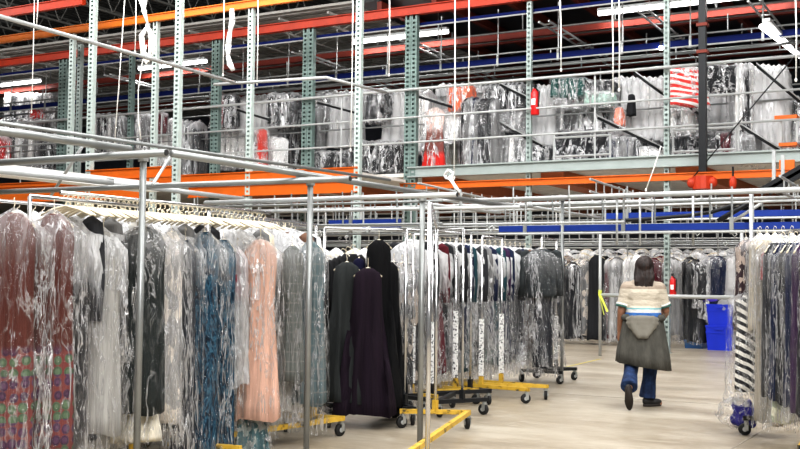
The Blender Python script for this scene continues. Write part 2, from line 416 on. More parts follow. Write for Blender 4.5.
t = thing('light_fitting', 'slanted lit tube receding to the right edge', 'light', p)
MB().tube([(-.1, -1.5, 0), (.1, 1.6, 0)], .05, 8).build('light_tube', M['tube'], t); MB().box((0, 0, .09), (.14, 3.2, .06)).build('housing', M['whitepipe'], t)

# ------------------------------------------------------------------ pipes
def pipe_to(t, name, p0, p1, r, mat, open_end=False, n=8):
    o = Vector(t.location); b = MB().tube([p0, p1], r, n); b.build(name, mat, t, True, o=None).location = -o
    if open_end:
        d = (Vector(p1)-Vector(p0)).normalized(); e = MB().tube([Vector(p1)-d*.005, Vector(p1)+d*.006], r*.82, n)
        e.build('open_end', M['pipeend'], t).location = -o
def clampat(t, p, r=.04, name='clamp'):
    o = Vector(t.location); MB().tube([Vector(p)-Vector((0, 0, r)), Vector(p)+Vector((0, 0, r))], r, 8).build(name, M['clamp'], t).location = Vector((0, 0, 0))-o
FR = thing('pipe_frame', 'grey scaffold pipe frame standing over the front left clothes racks', 'pipe frame', aZ(143, 156, 2.15)*1.0)
FR.location.z = 0
zA, zB = 2.15, 2.21
def Z(x, y, z): return aZ(x, y, z)
def post(t, px, py, z, r, mat, name='post'):
    p = aZ(px, py, z); pipe_to(t, name, (p.x, p.y, 0), (p.x, p.y, z), r, mat); return p
a = post(FR, 143.5, 156, zA, .022, M['pipe']); clampat(FR, a, .034)
a = post(FR, 310.5, 181, zA, .024, M['pipe']); clampat(FR, a, .036)
pipe_to(FR, 'cross_pipe', Z(-40, 165, zA), Z(166, 152.6, zA), .024, M['pipe'], True)
pipe_to(FR, 'cross_pipe', Z(-40, 193.5, zA), Z(350, 178.5, zA), .024, M['pipe'], True)
pipe_to(FR, 'long_pipe', Z(-20, 128, zB), Z(130, 149.5, zB), .026, M['pipe'], True)
pipe_to(FR, 'long_pipe', Z(172, 153.5, zB), Z(500, 205, zB), .026, M['pipe'])
pipe_to(FR, 'long_pipe', Z(-20, 120, 2.62), Z(390, 180, 2.62), .018, M['pipe'])
pipe_to(FR, 'long_pipe', Z(-20, 168.5, zB), Z(112, 182.5, zB), .027, M['whitepipe'], True)
pipe_to(FR, 'long_pipe', Z(112, 183, zB), Z(243, 199, zB), .025, M['whitepipe'], True)
for p0, p1 in (((50, 197), (82, 147)), ((153, 184), (170, 157))):
    pipe_to(FR, 'brace', Z(*p0, 2.1), Z(*p1, 2.5), .014, M['whitepipe'])
for px, py in ((300, 174.5), (110, 182.5)): clampat(FR, Z(px, py, zB), .034)
FR2 = thing('pipe_frame', 'pale pipe frame whose post stands left of the empty yellow rack', 'pipe frame', aZ(422, 197, 2.08)); FR2.location.z = 0
a = post(FR2, 422.5, 197, 2.08, .025, M['pipe']); clampat(FR2, a, .036)
pipe_to(FR2, 'cross_pipe', Z(205, 203, 2.08), Z(457, 194.5, 2.08), .022, M['whitepipe'], True)
pipe_to(FR2, 'cross_pipe', Z(250, 212, 2.08), Z(520, 207, 2.08), .017, M['whitepipe'])
FR3 = thing('pipe_frame', 'pale pipe frame spanning the aisle ahead of the walking woman', 'pipe frame', aZ(562, 197, 2.5)); FR3.location.z = 0
z3 = 2.5
a = post(FR3, 562.5, 198, z3, .024, M['pipe']); clampat(FR3, a)
post(FR3, 751, 192, z3, .024, M['whitepipe'])
pipe_to(FR3, 'cross_pipe', Z(470, 201, z3), Z(840, 188, z3), .035, M['whitepipe'])
pipe_to(FR3, 'cross_pipe', Z(425, 213, z3), Z(840, 199, z3), .018, M['whitepipe'])
for p0, p1 in (((440, 199), (532, 206.5)), ((520, 205), (602, 218)), ((420, 203), (500, 213))):
    pipe_to(FR3, 'long_pipe', Z(*p0, 2.45), Z(*p1, 2.45), .024, M['whitepipe'])
for px in (617, 693, 640):
    p = Z(px, 196, z3); pipe_to(FR3, 'drop_rod', p, p-Vector((0, 0, .65)), .016, M['whitepipe'])
a, b_ = Z(-30, 167, 2.36), Z(150, 187.5, 2.36); t = thing('white_duct', 'flat white duct running back behind the left scaffold pipes', 'duct', a)
MB().bar((0, 0, 0), b_-a, .26, .10).build('duct_body', plain('white_duct_paint', (.85, .85, .83), .5), t)
# the low cross rail with its posts behind the woman
GR = thing('aisle_rail', 'waist high pale rail across the aisle end behind the woman', 'rail', aZ(600, 356)); GR.location.z = 0
g0 = aZ(600, 356); zr = 1.06; g1 = aY(742, 294, g0.y); g0t = aY(600, 295, g0.y)
for x in (g0.x, g1.x): pipe_to(GR, 'post', (x, g0.y, 0), (x, g0.y, 2.3), .03, M['whitepipe'])
pipe_to(GR, 'rail_bar', (g0.x, g0.y, g0t.z), (g1.x, g0.y, g0t.z), .035, M['whitepipe'])
t = thing('tape_ribbon', 'yellow green tape tied around the post left of the woman', 'ribbon', (g0.x, g0.y, g0t.z))
o = Vector((0, -.045, 0))
MB().tube([(0, 0, -.02), (0, 0, .09)], .036, 8).build('wrapped_band', M['tape'], t)
MB().bar(o+Vector((0, 0, .0)), o+Vector((.09, 0, -.36)), .004, .05).build('ribbon_tail', M['tape'], t); MB().bar(o+Vector((.02, -.01, 0)), o+Vector((.16, -.01, -.3)), .004, .04).build('ribbon_tail', M['tape'], t)

# slick rails under the mezzanine: upper pipe, lower pipe, droppers
def slick(Y, x0, x1, zt, zb, step, label, r=.022, mat='whitepipe'):
    t = thing('overhead_rail', label, 'rail', (x0, Y, zb), 0, None); L = x1-x0
    MB().tube([(0, 0, zt-zb), (L, 0, zt-zb)], r, 8).build('upper_pipe', M[mat], t, True)
    MB().tube([(0, 0, 0), (L, 0, 0)], r*.85, 8).build('lower_pipe', M[mat], t, True)
    x = .3
    while x < L:
        b = MB().tube([(x, 0, 0), (x, 0, zt-zb)], r*.7, 6); b.tube([(x, -.02, zt-zb), (x, -.02, zt-zb+.14)], r*.6, 6)
        b.build('drop_rod', M[mat], t); x += step
    for q in range(2):
        MB().tube([(L*(.25+.5*q), 0, -.02), (L*(.25+.5*q)+.04, -.03, -.06), (L*(.25+.5*q), -.05, -.1), (L*(.25+.5*q)-.04, -.03, -.06), (L*(.25+.5*q), 0, -.02)], .012, 5).build('ring_clip', M['clamp'], t)
    return t
sl = [(10.9, -9.5, -5.6, 2.28, 2.02), (12.6, -11, -4.0, 2.42, 2.1), (14.6, -12, -3.0, 2.48, 2.17), (16.2, -14, -1.2, 2.62, 2.2), (18.2, -15, -1.0, 2.72, 2.25),
      (19.9, -17, 0, 2.9, 2.3), (21.4, -19, 0, 2.75, 2.18), (22.6, -19, .5, 2.95, 2.28), (24.2, -20, .5, 2.8, 2.2), (26, -22, 1, 3.0, 2.3)]
for i, (Y, x0, x1, zt, zb) in enumerate(sl):
    slick(Y, x0, x1, zt, zb, .75, f'pale double pipe rail hung under the mezzanine, {ORD[i]} row from the front', .018 if i < 3 else .021, 'whitepipe' if i % 2 else 'pipe')
# longitudinal rails
for i, (px, py, Y0, Y1, z) in enumerate(((418, 183, 15.5, 19.5, 2.95), (590, 179, 16.5, 20.2, 3.0), (780, 176, 15, 18.5, 2.8))):
    p = aY(px, py, Y0); p.z = max(p.z, 2.6)
    t = thing('ladder_tray', f'sloping ladder shaped rail tray below the orange beam, {ORD[i]} from the left', 'rail tray', p)
    for dz in (0, -.2): MB().tube([(0, 0, dz), (0, Y1-Y0, dz-.1)], .02, 6).build('side_rail', M['whitepipe'], t)
    for q in range(8): MB().tube([(0, .3+q*(Y1-Y0-.5)/8, -.2), (0, .3+q*(Y1-Y0-.5)/8, 0)], .012, 5).build('rung', M['whitepipe'], t)

# blue conveyor tracks
def track(px, py, Y, x0, x1, h, label, mat, drops=True, zt=None):
    p = aY(px, py, Y); t = thing('conveyor_track', label, 'conveyor track', (x0, Y, p.z)); L = x1-x0
    MB().box((L/2, 0, 0), (L, .08, h)).build('track_beam', mat, t)
    MB().tube([(0, -.07, -h/2-.03), (L, -.07, -h/2-.03)], .018, 6).build('lower_rail', M['whitepipe'], t)
    x = .4
    while drops and x < L:
        b = MB(); b.box((x, -.05, 0), (.05, .03, h+.12)); b.tube([(x, -.03, h/2), (x, -.03, (zt or p.z+.5)-p.z)], .015, 6); b.build('hanger_bracket', M['clamp'], t); x += 1.4
track(630, 227.5, 13.8, aY(500, 228, 13.8).x, .5, .085, 'bright blue conveyor track just above the far clothes, lower of two', M['blue'])
track(700, 214.5, 17.6, aY(605, 215, 17.6).x, .5, .10, 'bright blue conveyor track on the right, upper of two', M['blue'])
track(350, 224, 13.5, aY(330, 220, 13.5).x, aY(400, 220, 13.5).x, .12, 'short blue track length seen above the black gowns', M['blue'])
track(500, 61, 21.3, XL, 1, .12, 'dark blue conveyor track along the upper level', M['navy'], zt=zroof)
track(500, 15, 20.66, XL, 1, .06, 'thin dark blue rail high under the top deck', M['navy'], False)
# dark chute pieces on the right
def curve_thing(name, label, cat, pts, r, mat):
    o = Vector(pts[0]); return tag(MB().tube(pts, r, 8).build(name, mat, None, True, o=o), label, cat)
Yc = 16.8
curve_thing('black_hose', 'thick black cable sweeping up to the right above the far clothes', 'cable', [aY(px, py, Yc) for px, py in ((595, 222), (640, 219.5), (685, 216), (712, 212), (730, 206), (745, 200))], .03, M['black'])
curve_thing('black_hose', 'shorter black chute arm slanting below the thick black cable', 'cable', [aY(718, 221, Yc), aY(735, 211, Yc), aY(749, 202.5, Yc)], .04, M['black'])
curve_thing('slanted_bar', 'pale slanted bar right of the black chute arm', 'bar', [aY(722, 228, 16.9), aY(762, 203, 16.9)], .025, M['whitepipe'])
curve_thing('stay_wire', 'thin dark stay wire running diagonally across the right mezzanine rail', 'wire', [aY(690, 181, 19.9), aY(793, 58, 19.9)], .012, M['black'])
ct = thing('chute', 'black slanted chute at the right edge under the mezzanine', 'chute', aY(790, 178, 19))
o = Vector(ct.location)
for dx in (0, 8): MB().bar(aY(760+dx, 192, 19), aY(806+dx, 166, 19), .12, .12).build('chute_side', M['black'], ct).location = -o
MB().bar(aY(774, 190, 19.1), aY(774, 150, 19.1), .06, .06).build('post', M['whitepipe'], ct).location = -o
MB().bar(aY(783, 190, 19.1), aY(783, 155, 19.1), .06, .06).build('post', M['whitepipe'], ct).location = -o
MB().bar(aY(787, 160, 19.1), aY(787, 170, 19.1), .25, .05).build('orange_bracket', M['orange'], ct).location = -o

# ------------------------------------------------------------------ upper guard rail
gx0, gx1 = aY(-20, 130, YD).x, aY(830, 90, YD).x
t = thing('guard_rail', 'white pipe guard rail along the mezzanine edge', 'rail', (gx0, YD-.15, zdeck))
for nm, py in (('mid_rail', 142), ('mid_rail', 117), ('top_rail', 89)):
    p = aY(415, py, YD-.15); MB().tube([(0, 0, p.z-zdeck), (gx1-gx0, 0, p.z-zdeck)], .032 if py == 89 else .022, 8).build(nm, M['whitepipe'], t, True)
for px in (340, 594, 738, 250, 160, 20):
    x = aY(px, 140, YD-.15).x-gx0; MB().tube([(x, .05, 0), (x, .05, aY(415, 89, YD).z-zdeck)], .02, 6).build('post', M['whitepipe'], t)
t2 = thing('guard_rail', 'grey gate shaped double guard panel behind the black hanging column', 'rail', aY(673, 157, YD+.3))
o = Vector(t2.location)
for py in (130, 152): MB().tube([aY(672, py, YD+.3), aY(737, py-3, YD+.3)], .025, 6).build('panel_rail', M['whitepipe'], t2).location = -o
for px in (673, 736): MB().tube([aY(px, 158, YD+.3), aY(px, 126, YD+.3)], .025, 6).build('panel_post', M['whitepipe'], t2).location = -o
t2 = thing('guard_rail', 'grey double guard panel in front of the two black jackets upstairs', 'rail', aY(553, 160, YD+.3))
o = Vector(t2.location)
for py in (137, 156): MB().tube([aY(553, py+1, YD+.3), aY(611, py-2, YD+.3)], .025, 6).build('panel_rail', M['whitepipe'], t2).location = -o
for px in (554, 610): MB().tube([aY(px, 161, YD+.3), aY(px, 134, YD+.3)], .025, 6).build('panel_post', M['whitepipe'], t2).location = -o
# high rail of the left part (hung on cords)
zh = aY(235, 82.5, 16.2).z
p0, p1 = aZ(-30, 8, zh), aZ(235, 82.5, zh)
t = thing('high_rail', 'long pale pipe hung on cords across the upper left', 'rail', p1)
MB().tube([p0-p1, Vector((0, 0, 0))], .035, 8).build('long_pipe', M['whitepipe'], t, True)
q0, q1, q2 = aZ(214, 84.5, zh), aZ(326, 77.5, zh), aZ(386, 92.5, zh)
MB().tube([q0-p1, q1-p1], .03, 8).build('cross_pipe', M['whitepipe'], t, True); MB().tube([q1-p1, q2-p1], .03, 8).build('long_pipe', M['whitepipe'], t, True)

# upper level pipes & trays
for i, (py, Y, r) in enumerate(((44, 21.7, .03), (64, 21.1, .026), (79, 21.5, .03), (84, 22.4, .025), (100, 22.6, .022), (52, 22.9, .025), (72, 23.6, .03))):
    p = aY(400, py, Y); t = thing('overhead_rail', f'white pipe rail running along the upper level, {["highest","third highest","fifth highest","sixth highest","lowest","second highest","fourth highest"][i]} of seven', 'rail', (XL, Y, p.z))
    MB().tube([(0, 0, 0), (38, 0, 0)], r*.8, 6).build('pipe', M['pipe'], t, True)
    x = 12+.37*i
    while x < 36:
        MB().tube([(x, 0, 0), (x, 0, .34)], .016, 5).build('drop_rod', M['pipe'], t); x += 2.1
for i, (px, py) in enumerate(((104, 75), (195, 66), (292, 52), (400, 40), (539, 22), (637, 11), (748, 1))):
    p = aY(px, py, YD+.4)
    t = thing('ladder_tray', f'white ladder rail receding under the top deck, {ORD[i]} from the left', 'rail tray', p)
    for dx in (0, .22): MB().tube([(dx, 0, 0), (dx, 4.8, -.1)], .025, 6).build('side_rail', M['whitepipe'], t)
    for q in range(9): MB().tube([(0, .25+q*.52, 0), (.22, .25+q*.52, 0)], .016, 5).build('rung', M['whitepipe'], t)
# inclined rails upstairs (dark)
for i, (x0, y0, x1, y1) in enumerate(((634, 73, 664, 95), (598, 118, 662, 149), (500, 85, 530, 100), (490, 118, 545, 148), (237, 110, 270, 120), (318, 103, 356, 113), (416, 96, 452, 107), (757, 66, 800, 102), (740, 126, 782, 152), (688, 106, 700, 115))):
    a, b = aY(x0, y0, 21.25), aY(x1, y1, 21.25+.0)
    t = thing('inclined_rail', f'dark inclined transfer rail on the upper level, {ORD[sorted([634,598,500,490,237,318,416,757,740,688]).index(x0)]} from the left', 'rail', a)
    MB().tube([Vector((0, 0, 0)), b-a], .03, 6).build('rail_bar', M['black'], t, True); MB().tube([Vector((0, -.05, .05)), b-a+Vector((0, -.05, .05))], .014, 6).build('guide_bar', M['whitepipe'], t, True)

# black hanging column with red collar
p = aY(703, 165, 19.9)
t = thing('black_column', 'black square column hanging from the roof with an orange red collar', 'column', (p.x, 19.9, aY(703, 185, 19.9).z))
z0 = t.location.z
MB().box((0, 0, .25+ (8.6-z0)/2), (.13, .13, 8.6-z0)).build('shaft', M['black'], t)
MB().tube([(0, 0, -.08), (0, 0, .16)], .19, 12).build('collar', M['red'], t)
for s in (-1, 1): MB().ell((s*.19, -.06, .04), (.09, .09, .1)).build('collar_lug', M['red'], t)
for py in (52, 25): MB().box((0, 0, aY(703, py, 19.9).z-z0), (.2, .18, .06)).build('bracket', M['rust'], t)
p = aY(733, 183, 19.9); t = thing('valve', 'small orange red valve hanging right of the black column', 'valve', p)
MB().ell((0, 0, 0), (.07, .07, .13)).build('valve_body', M['red'], t); MB().tube([(0, 0, .1), (0, 0, .3)], .02, 6).build('stem', M['black'], t)
p = aY(787, 118, 20.9); t = thing('trolley', 'orange topped trolley frame at the right end of the upper level', 'trolley', (p.x, 20.9, zdeck))
o = Vector(t.location)
MB().box(p-o, (.4, .3, .07)).build('orange_top', M['orange'], t); MB().box(aY(789, 145, 20.9)-o, (.32, .3, .06)).build('orange_shelf', M['orange'], t)
for px in (781, 797): MB().bar(aY(px, 116, 20.9)-o, Vector((aY(px, 116, 20.9).x-o.x, 0, 0)), .04, .04).build('leg', M['whitepipe'], t)

# fire extinguishers
def extinguisher(p, s, label):
    t = thing('fire_extinguisher', label, 'fire extinguisher', p)
    MB().tube([(0, 0, 0), (0, 0, .02*s), (0, 0, .42*s), (0, 0, .5*s), (0, 0, .53*s)], [.075*s, .085*s, .085*s, .05*s, .03*s], 12).build('cylinder', M['redpaint'], t, True)
    MB().box((0, -.02, .57*s), (.04*s, .14*s, .05*s)).build('valve_handle', M['black'], t)
    MB().tube([(0, -.05, .55*s), (.11*s, -.06, .45*s), (.1*s, -.07, .15*s)], .014*s, 6).build('hose', M['rubber'], t)
    MB().box((0, -.087*s, .25*s), (.08*s, .006, .12*s)).build('label_plate', M['paper'], t)
extinguisher(aY(673, 297, YD-.12), .75, 'red fire extinguisher on the slim upright right of the woman')
extinguisher(aY(535, 115, YD-.1), 1.05, 'red fire extinguisher on the upper level beside the slim upright')

# ------------------------------------------------------------------ cords
def cord(px0, py0, px1, py1, Y, label, r=.012):
    a, b = aY(px0, py0, Y), aY(px1, py1, Y); t = thing('rope', label, 'rope', b)
    MB().tube([a-b, (a-b)*.5+Vector((.01, 0, 0)), Vector((0, 0, 0))], r, 6).build('cord_line', M['cord'], t, True)
    MB().ell((0, 0, 0), (.022, .02, .035), 8, 6).build('knot', M['cord'], t)
for (a, b, c, d, Y, lab) in ((34.5, -5, 31.5, 112, 16.5, 'white cord hanging at the far left in front of the light tube'), (38, -5, 36.5, 26, 15.5, 'short white cord holding the long pale pipe at far left'),
        (125, -5, 114, 150, 16.5, 'white cord hanging left of the coiled bundle'), (136, -5, 135, 52, 16, 'white cord just left of the coiled bundle'),
        (224, -5, 223, 75, 16.3, 'white cord left of the hanging white strip'), (258, -5, 257, 84, 16.4, 'white cord right of the hanging white strip'),
        (353, -5, 350.5, 150, 17, 'white cord beside the fourth pale upright'), (389.5, -5, 389, 75, 17, 'white cord in front of the middle light tube'),
        (455, -5, 454, 178, 17, 'long white cord with a white knot at its low end'), (469, -5, 468.5, 90, 17, 'white cord right of the long knotted one'), 
        (560, -5, 561, 70, 17, 'white cord right of the slim extinguisher upright'), (612, -5, 613, 95, 17, 'white cord left of the topmost light tube, outer'), (619, -5, 619, 90, 17, 'white cord left of the topmost light tube, inner'),
        (795.5, -5, 796, 80, 17.5, 'white cord at the right edge of the photo'), (661, 146, 646, 190, 19.8, 'slack white cord hanging below the fascia near the slim upright')):
    cord(a, b, c, d, Y, lab)
p = aY(148, 25, 16); t = thing('rope_bundle', 'coiled bundle of white cord tied in the middle, upper left', 'cord')
t.location = p
for q in range(9):
    a = q*.7; w = .11+.09*rnd.random(); L = .62+.2*rnd.random(); dx = rnd.uniform(-.05, .05)
    MB().tube([(dx*.2, -.02*q*.3, 0), (dx+w, -.03, -L*.35), (dx+w*.8, 0, -L*.8), (dx, .02, -L), (dx-w*.8, 0, -L*.75), (dx-w, -.03, -L*.3), (dx*.2, 0, .0)], .017, 6).build('lower_loop', M['cord'], t, True)
    MB().tube([(0, 0, 0), (-.1-dx, -.02, .3), (-.36+q*.045, 0, .75)], .017, 6).build('upper_strand', M['cord'], t, True)
MB().tube([(0, 0, -.03), (0, 0, .03)], .05, 8).build('tie', M['clamp'], t)
MB().tube([(-.02, 0, -.4), (-.14, 0, -.8), (-.22, 0, -1.3), (-.2, 0, -1.9), (-.12, 0, -2.3)], .012, 6).build('loose_end', M['cord'], t, True)
t = thing('hanging_strip', 'twisted white fabric strip hanging from the amber beam', 'strip', aY(232, 9, 18.2)); o = Vector(t.location)
b = MB(); pts = [(232, 9), (232.5, 20), (230, 32), (228.5, 45), (228, 56), (230, 64), (233, 70)]
for q in range(len(pts)-1): b.tube([aY(*pts[q], 18.2)-o, aY(*pts[q+1], 18.2)-o], [.05+.02*(q % 2), .05+.02*((q+1) % 2)], 7)
b.build('strip_cloth', M['paper'], t, True)
t = thing('white_rag', 'white rag knotted on the low end of the long cord', 'rag', aY(450, 176, 16.9)); o = Vector(t.location)
b = MB(); b.tube([(-.1, 0, .02), (-.02, -.03, .1), (.06, 0, .06), (.02, .03, -.06), (-.08, 0, -.03), (-.1, 0, .02)], .03, 6); b.tube([(0, 0, 0), (.06, 0, -.12), aY(456, 190, 16.9)-o], [.035, .03, .02], 6); b.tube([(0, 0, -.05), (.12, 0, -.2), aY(462, 195, 16.9)-o], [.03, .03, .02], 6); b.build('rag_cloth', M['paper'], t, True)

# ------------------------------------------------------------------ Z racks
_cast = {}
def caster(parent, loc, rz, small=False):
    if not _cast:
        a = MB(); a.tube([(0, 0, 0), (0, 0, -.03)], .022, 8); a.box((.028, -.0, -.055), (.005, .035, .07)); a.box((-.028, 0, -.055), (.005, .035, .07)); a.box((0, 0, -.025), (.06, .045, .006))
        _cast['fork'] = a.mesh('fork')
        w = MB(); w.tube([(-.018, .012, -.078), (-.012, .012, -.078), (.012, .012, -.078), (.018, .012, -.078)], [.048, .056, .056, .048], 16); _cast['wheel'] = w.mesh('wheel', True)
        h = MB().tube([(-.024, .012, -.078), (.024, .012, -.078)], .022, 10); _cast['hub'] = h.mesh('hub')
    c = link(_cast['fork'], 'caster', M['clamp'], parent, loc); c.rotation_euler = (0, 0, rz)
    link(_cast['wheel'], 'wheel', M['rubber'], c); link(_cast['hub'], 'hub', M['whitepipe'], c)
def zrack(label, A, B, ztop, base, ext=.32, strips=(0, 0), rod=True, double=False, tops=None, flip=1, r=.0135, diag=None):
    A = Vector((A[0], A[1], 0)); B = Vector((B[0], B[1], 0)); d = (B-A).normalized(); pn = Vector((d.y, -d.x, 0))*flip
    t = thing('clothes_rack', label, 'clothes rack', A); zb = .155
    V = lambda p, z: Vector((p.x-A.x, p.y-A.y, z))
    for nm, P in (('front', A), ('back', B)):
        MB().tube([V(P, zb), V(P, ztop)], r, 10).build('upright', M['chrome'], t, True)
        s = MB().bar(V(P-pn*ext, zb), V(P+pn*ext, zb), .045, .04).build('end_bar', base, t)
        for q in (-1, 1): caster(t, V(P+pn*(ext-.03)*q, zb-.022), rnd.uniform(0, 3))
        MB().box(V(P, zb+.06), (.045, .045, .1)).build('socket', M['black'] if base == M['black'] else base, t)
    MB().bar(V(A-pn*(ext-.02), zb), V(B+pn*(ext-.02), zb), .045, .04).build('diagonal_bar', diag or base, t)
    if rod: MB().tube([V(A, ztop-.03), V(A, ztop), V(B, ztop), V(B, ztop-.03)], r, 10).build('hanging_rod', M['chrome'], t, True)
    for P, L in ((A, strips[0]), (B, strips[1])):
        if L: MB().bar(V(P, zb+.12), V(P, zb+.12+L), .05, .034).build('label_strip', M['strip'], t)['label'] = 'white paper strip with faded dark lettering'
    return t

# ------------------------------------------------------------------ garments
def interp(rows, t):
    for (a, *p), (b, *q) in zip(rows, rows[1:]):
        if t <= b:
            u = (t-a)/(b-a) if b > a else 0; u = u*u*(3-2*u)*.5+u*.5
            return [x+(y-x)*u for x, y in zip(p, q)]
    return rows[-1][1:]
STY = {
 'dress':  [(0, .05, .035), (.03, .13, .05), (.06, .185, .065), (.2, .17, .075), (.36, .15, .085), (.65, .19, .11), (1, .235, .13)],
 'sheath': [(0, .05, .035), (.03, .12, .05), (.06, .16, .06), (.3, .15, .07), (.6, .165, .08), (1, .175, .09)],
 'jacket': [(0, .06, .045), (.05, .16, .06), (.11, .215, .08), (.5, .21, .10), (1, .225, .11)],
 'coat':   [(0, .06, .045), (.04, .16, .06), (.08, .215, .08), (.4, .20, .10), (1, .25, .13)],
 'gown':   [(0, .04, .035), (.02, .10, .06), (.06, .12, .07), (.3, .13, .09), (.55, .18, .13), (1, .27, .18)],
 'skirt':  [(0, .15, .02), (.04, .16, .03), (.3, .19, .05), (1, .26, .09)],
 'shirt':  [(0, .06, .04), (.05, .15, .05), (.12, .20, .07), (.5, .19, .08), (1, .20, .08)],
}
_g = {}
def gmesh(style, var):
    key = (style, var)
    if key in _g: return _g[key]
    q = random.Random(hash(style) % 97 + var*31 if False else sum(map(ord, style))+var*31)
    n = 28; nr = 14; rings = []; ph = q.uniform(0, 6); ph2 = q.uniform(0, 6); fr = q.uniform(2.2, 3.4); sway = q.uniform(-.02, .02)
    amp = {'gown': .12, 'dress': .045, 'skirt': .05, 'coat': .03, 'sheath': .022}.get(style, .02)
    for i in range(nr+1):
        t = (i/nr)**1.25; a, b = interp(STY[style], t); ring = []
        for j in range(n):
            f = 2*pi*j/n; c, s = cos(f), sin(f)
            x = a*math.copysign(abs(c)**.85, c); y = b*math.copysign(abs(s)**.8, s)
            w = amp*min(1, t*1.6)
            y += w*sin(x/.24*fr*pi+ph+1.3*t)*.6 + w*.4*sin(x/.24*pi*6.3+ph2)
            x += sway*t + w*.15*sin(5*f+ph)
            z = -t + (.014*sin(3*f+ph) if t > .98 else 0)
            ring.append(Vector((x, y, z)))
        rings.append(ring)
    _g[key] = MB().loft(rings, True).mesh('garment', True); return _g[key]
FIL = [(0, .012, .012), (.02, .03, .03), (.06, .15, .07), (.1, .215, .095), (.5, .235, .115), (.85, .245, .125), (1, .26, .14)]
def fmesh(var):
    key = ('film', var)
    if key in _g: return _g[key]
    q = random.Random(900+var); n = 26; nr = 20; rings = []; ph = q.uniform(0, 6)
    for i in range(nr+1):
        t = i/nr; a, b = interp(FIL, t); ring = []
        for j in range(n):
            f = 2*pi*j/n; c, s = cos(f), sin(f); k_ = min(1, t*5)
            x = a*math.copysign(abs(c)**.8, c)+q.uniform(-.012, .012)*k_
            y = b*math.copysign(abs(s)**.75, s)+q.uniform(-.016, .016)*k_+.025*k_*sin(x*22+ph+t*3)
            ring.append(Vector((x, y, -t+(q.uniform(-.02, .02) if i == nr else 0))))
        rings.append(ring)
    _g[key] = MB().loft(rings, False).mesh('plastic_cover', True); return _g[key]
def smesh(side, var):
    key = ('sleeve', side, var)
    if key in _g: return _g[key]
    q = random.Random(50+var); dy = q.uniform(-.04, .05); e = .02*q.random()
    pts = [(side*.17, 0, -.085), (side*.215, .0, -.13), (side*.235, dy*.3, -.3), (side*(.245+e), dy, -.6), (side*(.25+e), dy*1.4-.03, -.95)]
    _g[key] = MB().tube(pts, [.05, .066, .062, .055, .05], 10).mesh('sleeve', True); return _g[key]
def hmesh():
    if 'h' in _g: return _g['h']
    b = MB(); hk = [(.0, 0, -.085)] + [(0, .026*sin(a), .0-.018+.026*cos(a)) for a in (pi*1.05, pi*.75, pi*.45, pi*.1, -pi*.25, -pi*.5)]
    b.tube(hk, .0035, 5); b.tube([(-.19, 0, -.165), (-.1, 0, -.115), (0, 0, -.085), (.1, 0, -.115), (.19, 0, -.165)], [.008, .011, .012, .011, .008], 6)
    _g['h'] = b.mesh('hanger', True); return _g['h']
DROP = .085
KIND = {'dress': 'dress', 'sheath': 'dress', 'jacket': 'jacket', 'coat': 'coat', 'gown': 'gown', 'skirt': 'skirt', 'shirt': 'shirt'}
def garment(label, p, rz, L, style, mat, w=1.0, flm=None, fl=None, group=None, small=False, dth=1.0, hang=True, var=None, fw=None, sleeves=None):
    k_ = KIND[style]; v = rnd.randrange(4) if var is None else var
    t = thing('hanging_'+k_, label, k_, p, rz, group)
    b = link(gmesh(style, v), {'dress': 'dress_cloth', 'jacket': 'jacket_body', 'coat': 'coat_body', 'gown': 'gown_cloth', 'skirt': 'skirt_cloth', 'shirt': 'shirt_body'}[k_], mat, t, (0, 0, -DROP))
    b.scale = (w, dth, L)
    if (style in ('jacket', 'coat', 'shirt') if sleeves is None else sleeves) and not small:
        for s in (-1, 1):
            q = link(smesh(s, v % 2), 'sleeve', mat, t, (0, 0, -DROP*.6)); q.scale = (w, dth, .68 if style != 'coat' else .75)
    if hang:
        hg = link(hmesh(), 'hanger', M['hanger'], t); hg.scale = (min(1, w*max(r[1] for r in STY[style][:4])/.2), 1, 1)
    if flm:
        f = link(fmesh(rnd.randrange(4)), 'plastic_cover', flm, t, (0, 0, -.055)); k2 = 1.34 if (style in ('jacket', 'coat', 'shirt') if sleeves is None else sleeves) and not small else 1.1
        f.scale = ((fw or w*k2), dth*k2, fl or L+.16)
        f.rotation_euler = (0, 0, rnd.choice((0, pi)))
    return t
def face(px): return YAW - math.atan((px-400)/F)
# --- front left row
XR_ = -5.1; ZR = 1.86
def rowp(px, X=XR_, z=ZR):
    q = ray(px, 215); t = X/q.x; return Vector((X, q.y*t, z))
def hero(label, px, ytop, ybot, style, mat, wpx, flm=None, flb=None, rzo=0., X=XR_, dth=1., var=0, z=ZR, sl=None, Y=None, fwm=1.25):
    p = rowp(px, X, z); d = dep(p); q = aX(px, ybot, p.x); zb = q.z; zt = aX(px, ytop, p.x).z
    hwid = max(r[1] for r in STY[style])
    w = wpx*d/F/(2*hwid); L = max(.2, (zt-zb))
    p.z = zt+DROP
    fl = None
    if flm: fl = zt-aX(px, flb or ybot+8, p.x).z+.05
    return garment(label, p, face(px)-.12+rzo, L, style, mat, w, flm, fl, None, False, dth, True, var, w*fwm, sl)
brick = cloth((.105, .032, .024), 'circles')
hero('brick red dress with green and mauve circles at the hem, at the left frame edge', 14, 213, 462, 'sheath', brick, 48, M['clear'], 470, 0, var=0)
hero('brick red dress with circle patterned hem, second from the left edge beside the chrome pole', 54, 214, 458, 'sheath', brick, 44, M['clear'], 470, .1, var=1)
hero('grey white satin garment in crumpled clear film left of the black dress', 104, 232, 432, 'coat', cloth((.36, .35, .33)), 44, M['milky'], 446, .2, var=2, sl=False)
hero('cream pleated skirt showing below the black dress', 140, 372, 440, 'skirt', cloth((.80, .76, .66)), 56, None, 446, 0, X=-5.16, var=1)
hero('long black waistcoat dress behind the tall chrome pole', 145, 227, 412, 'sheath', cloth((.020, .025, .024)), 46, M['clear'], 436, 0, var=2, X=-5.05, dth=.8)
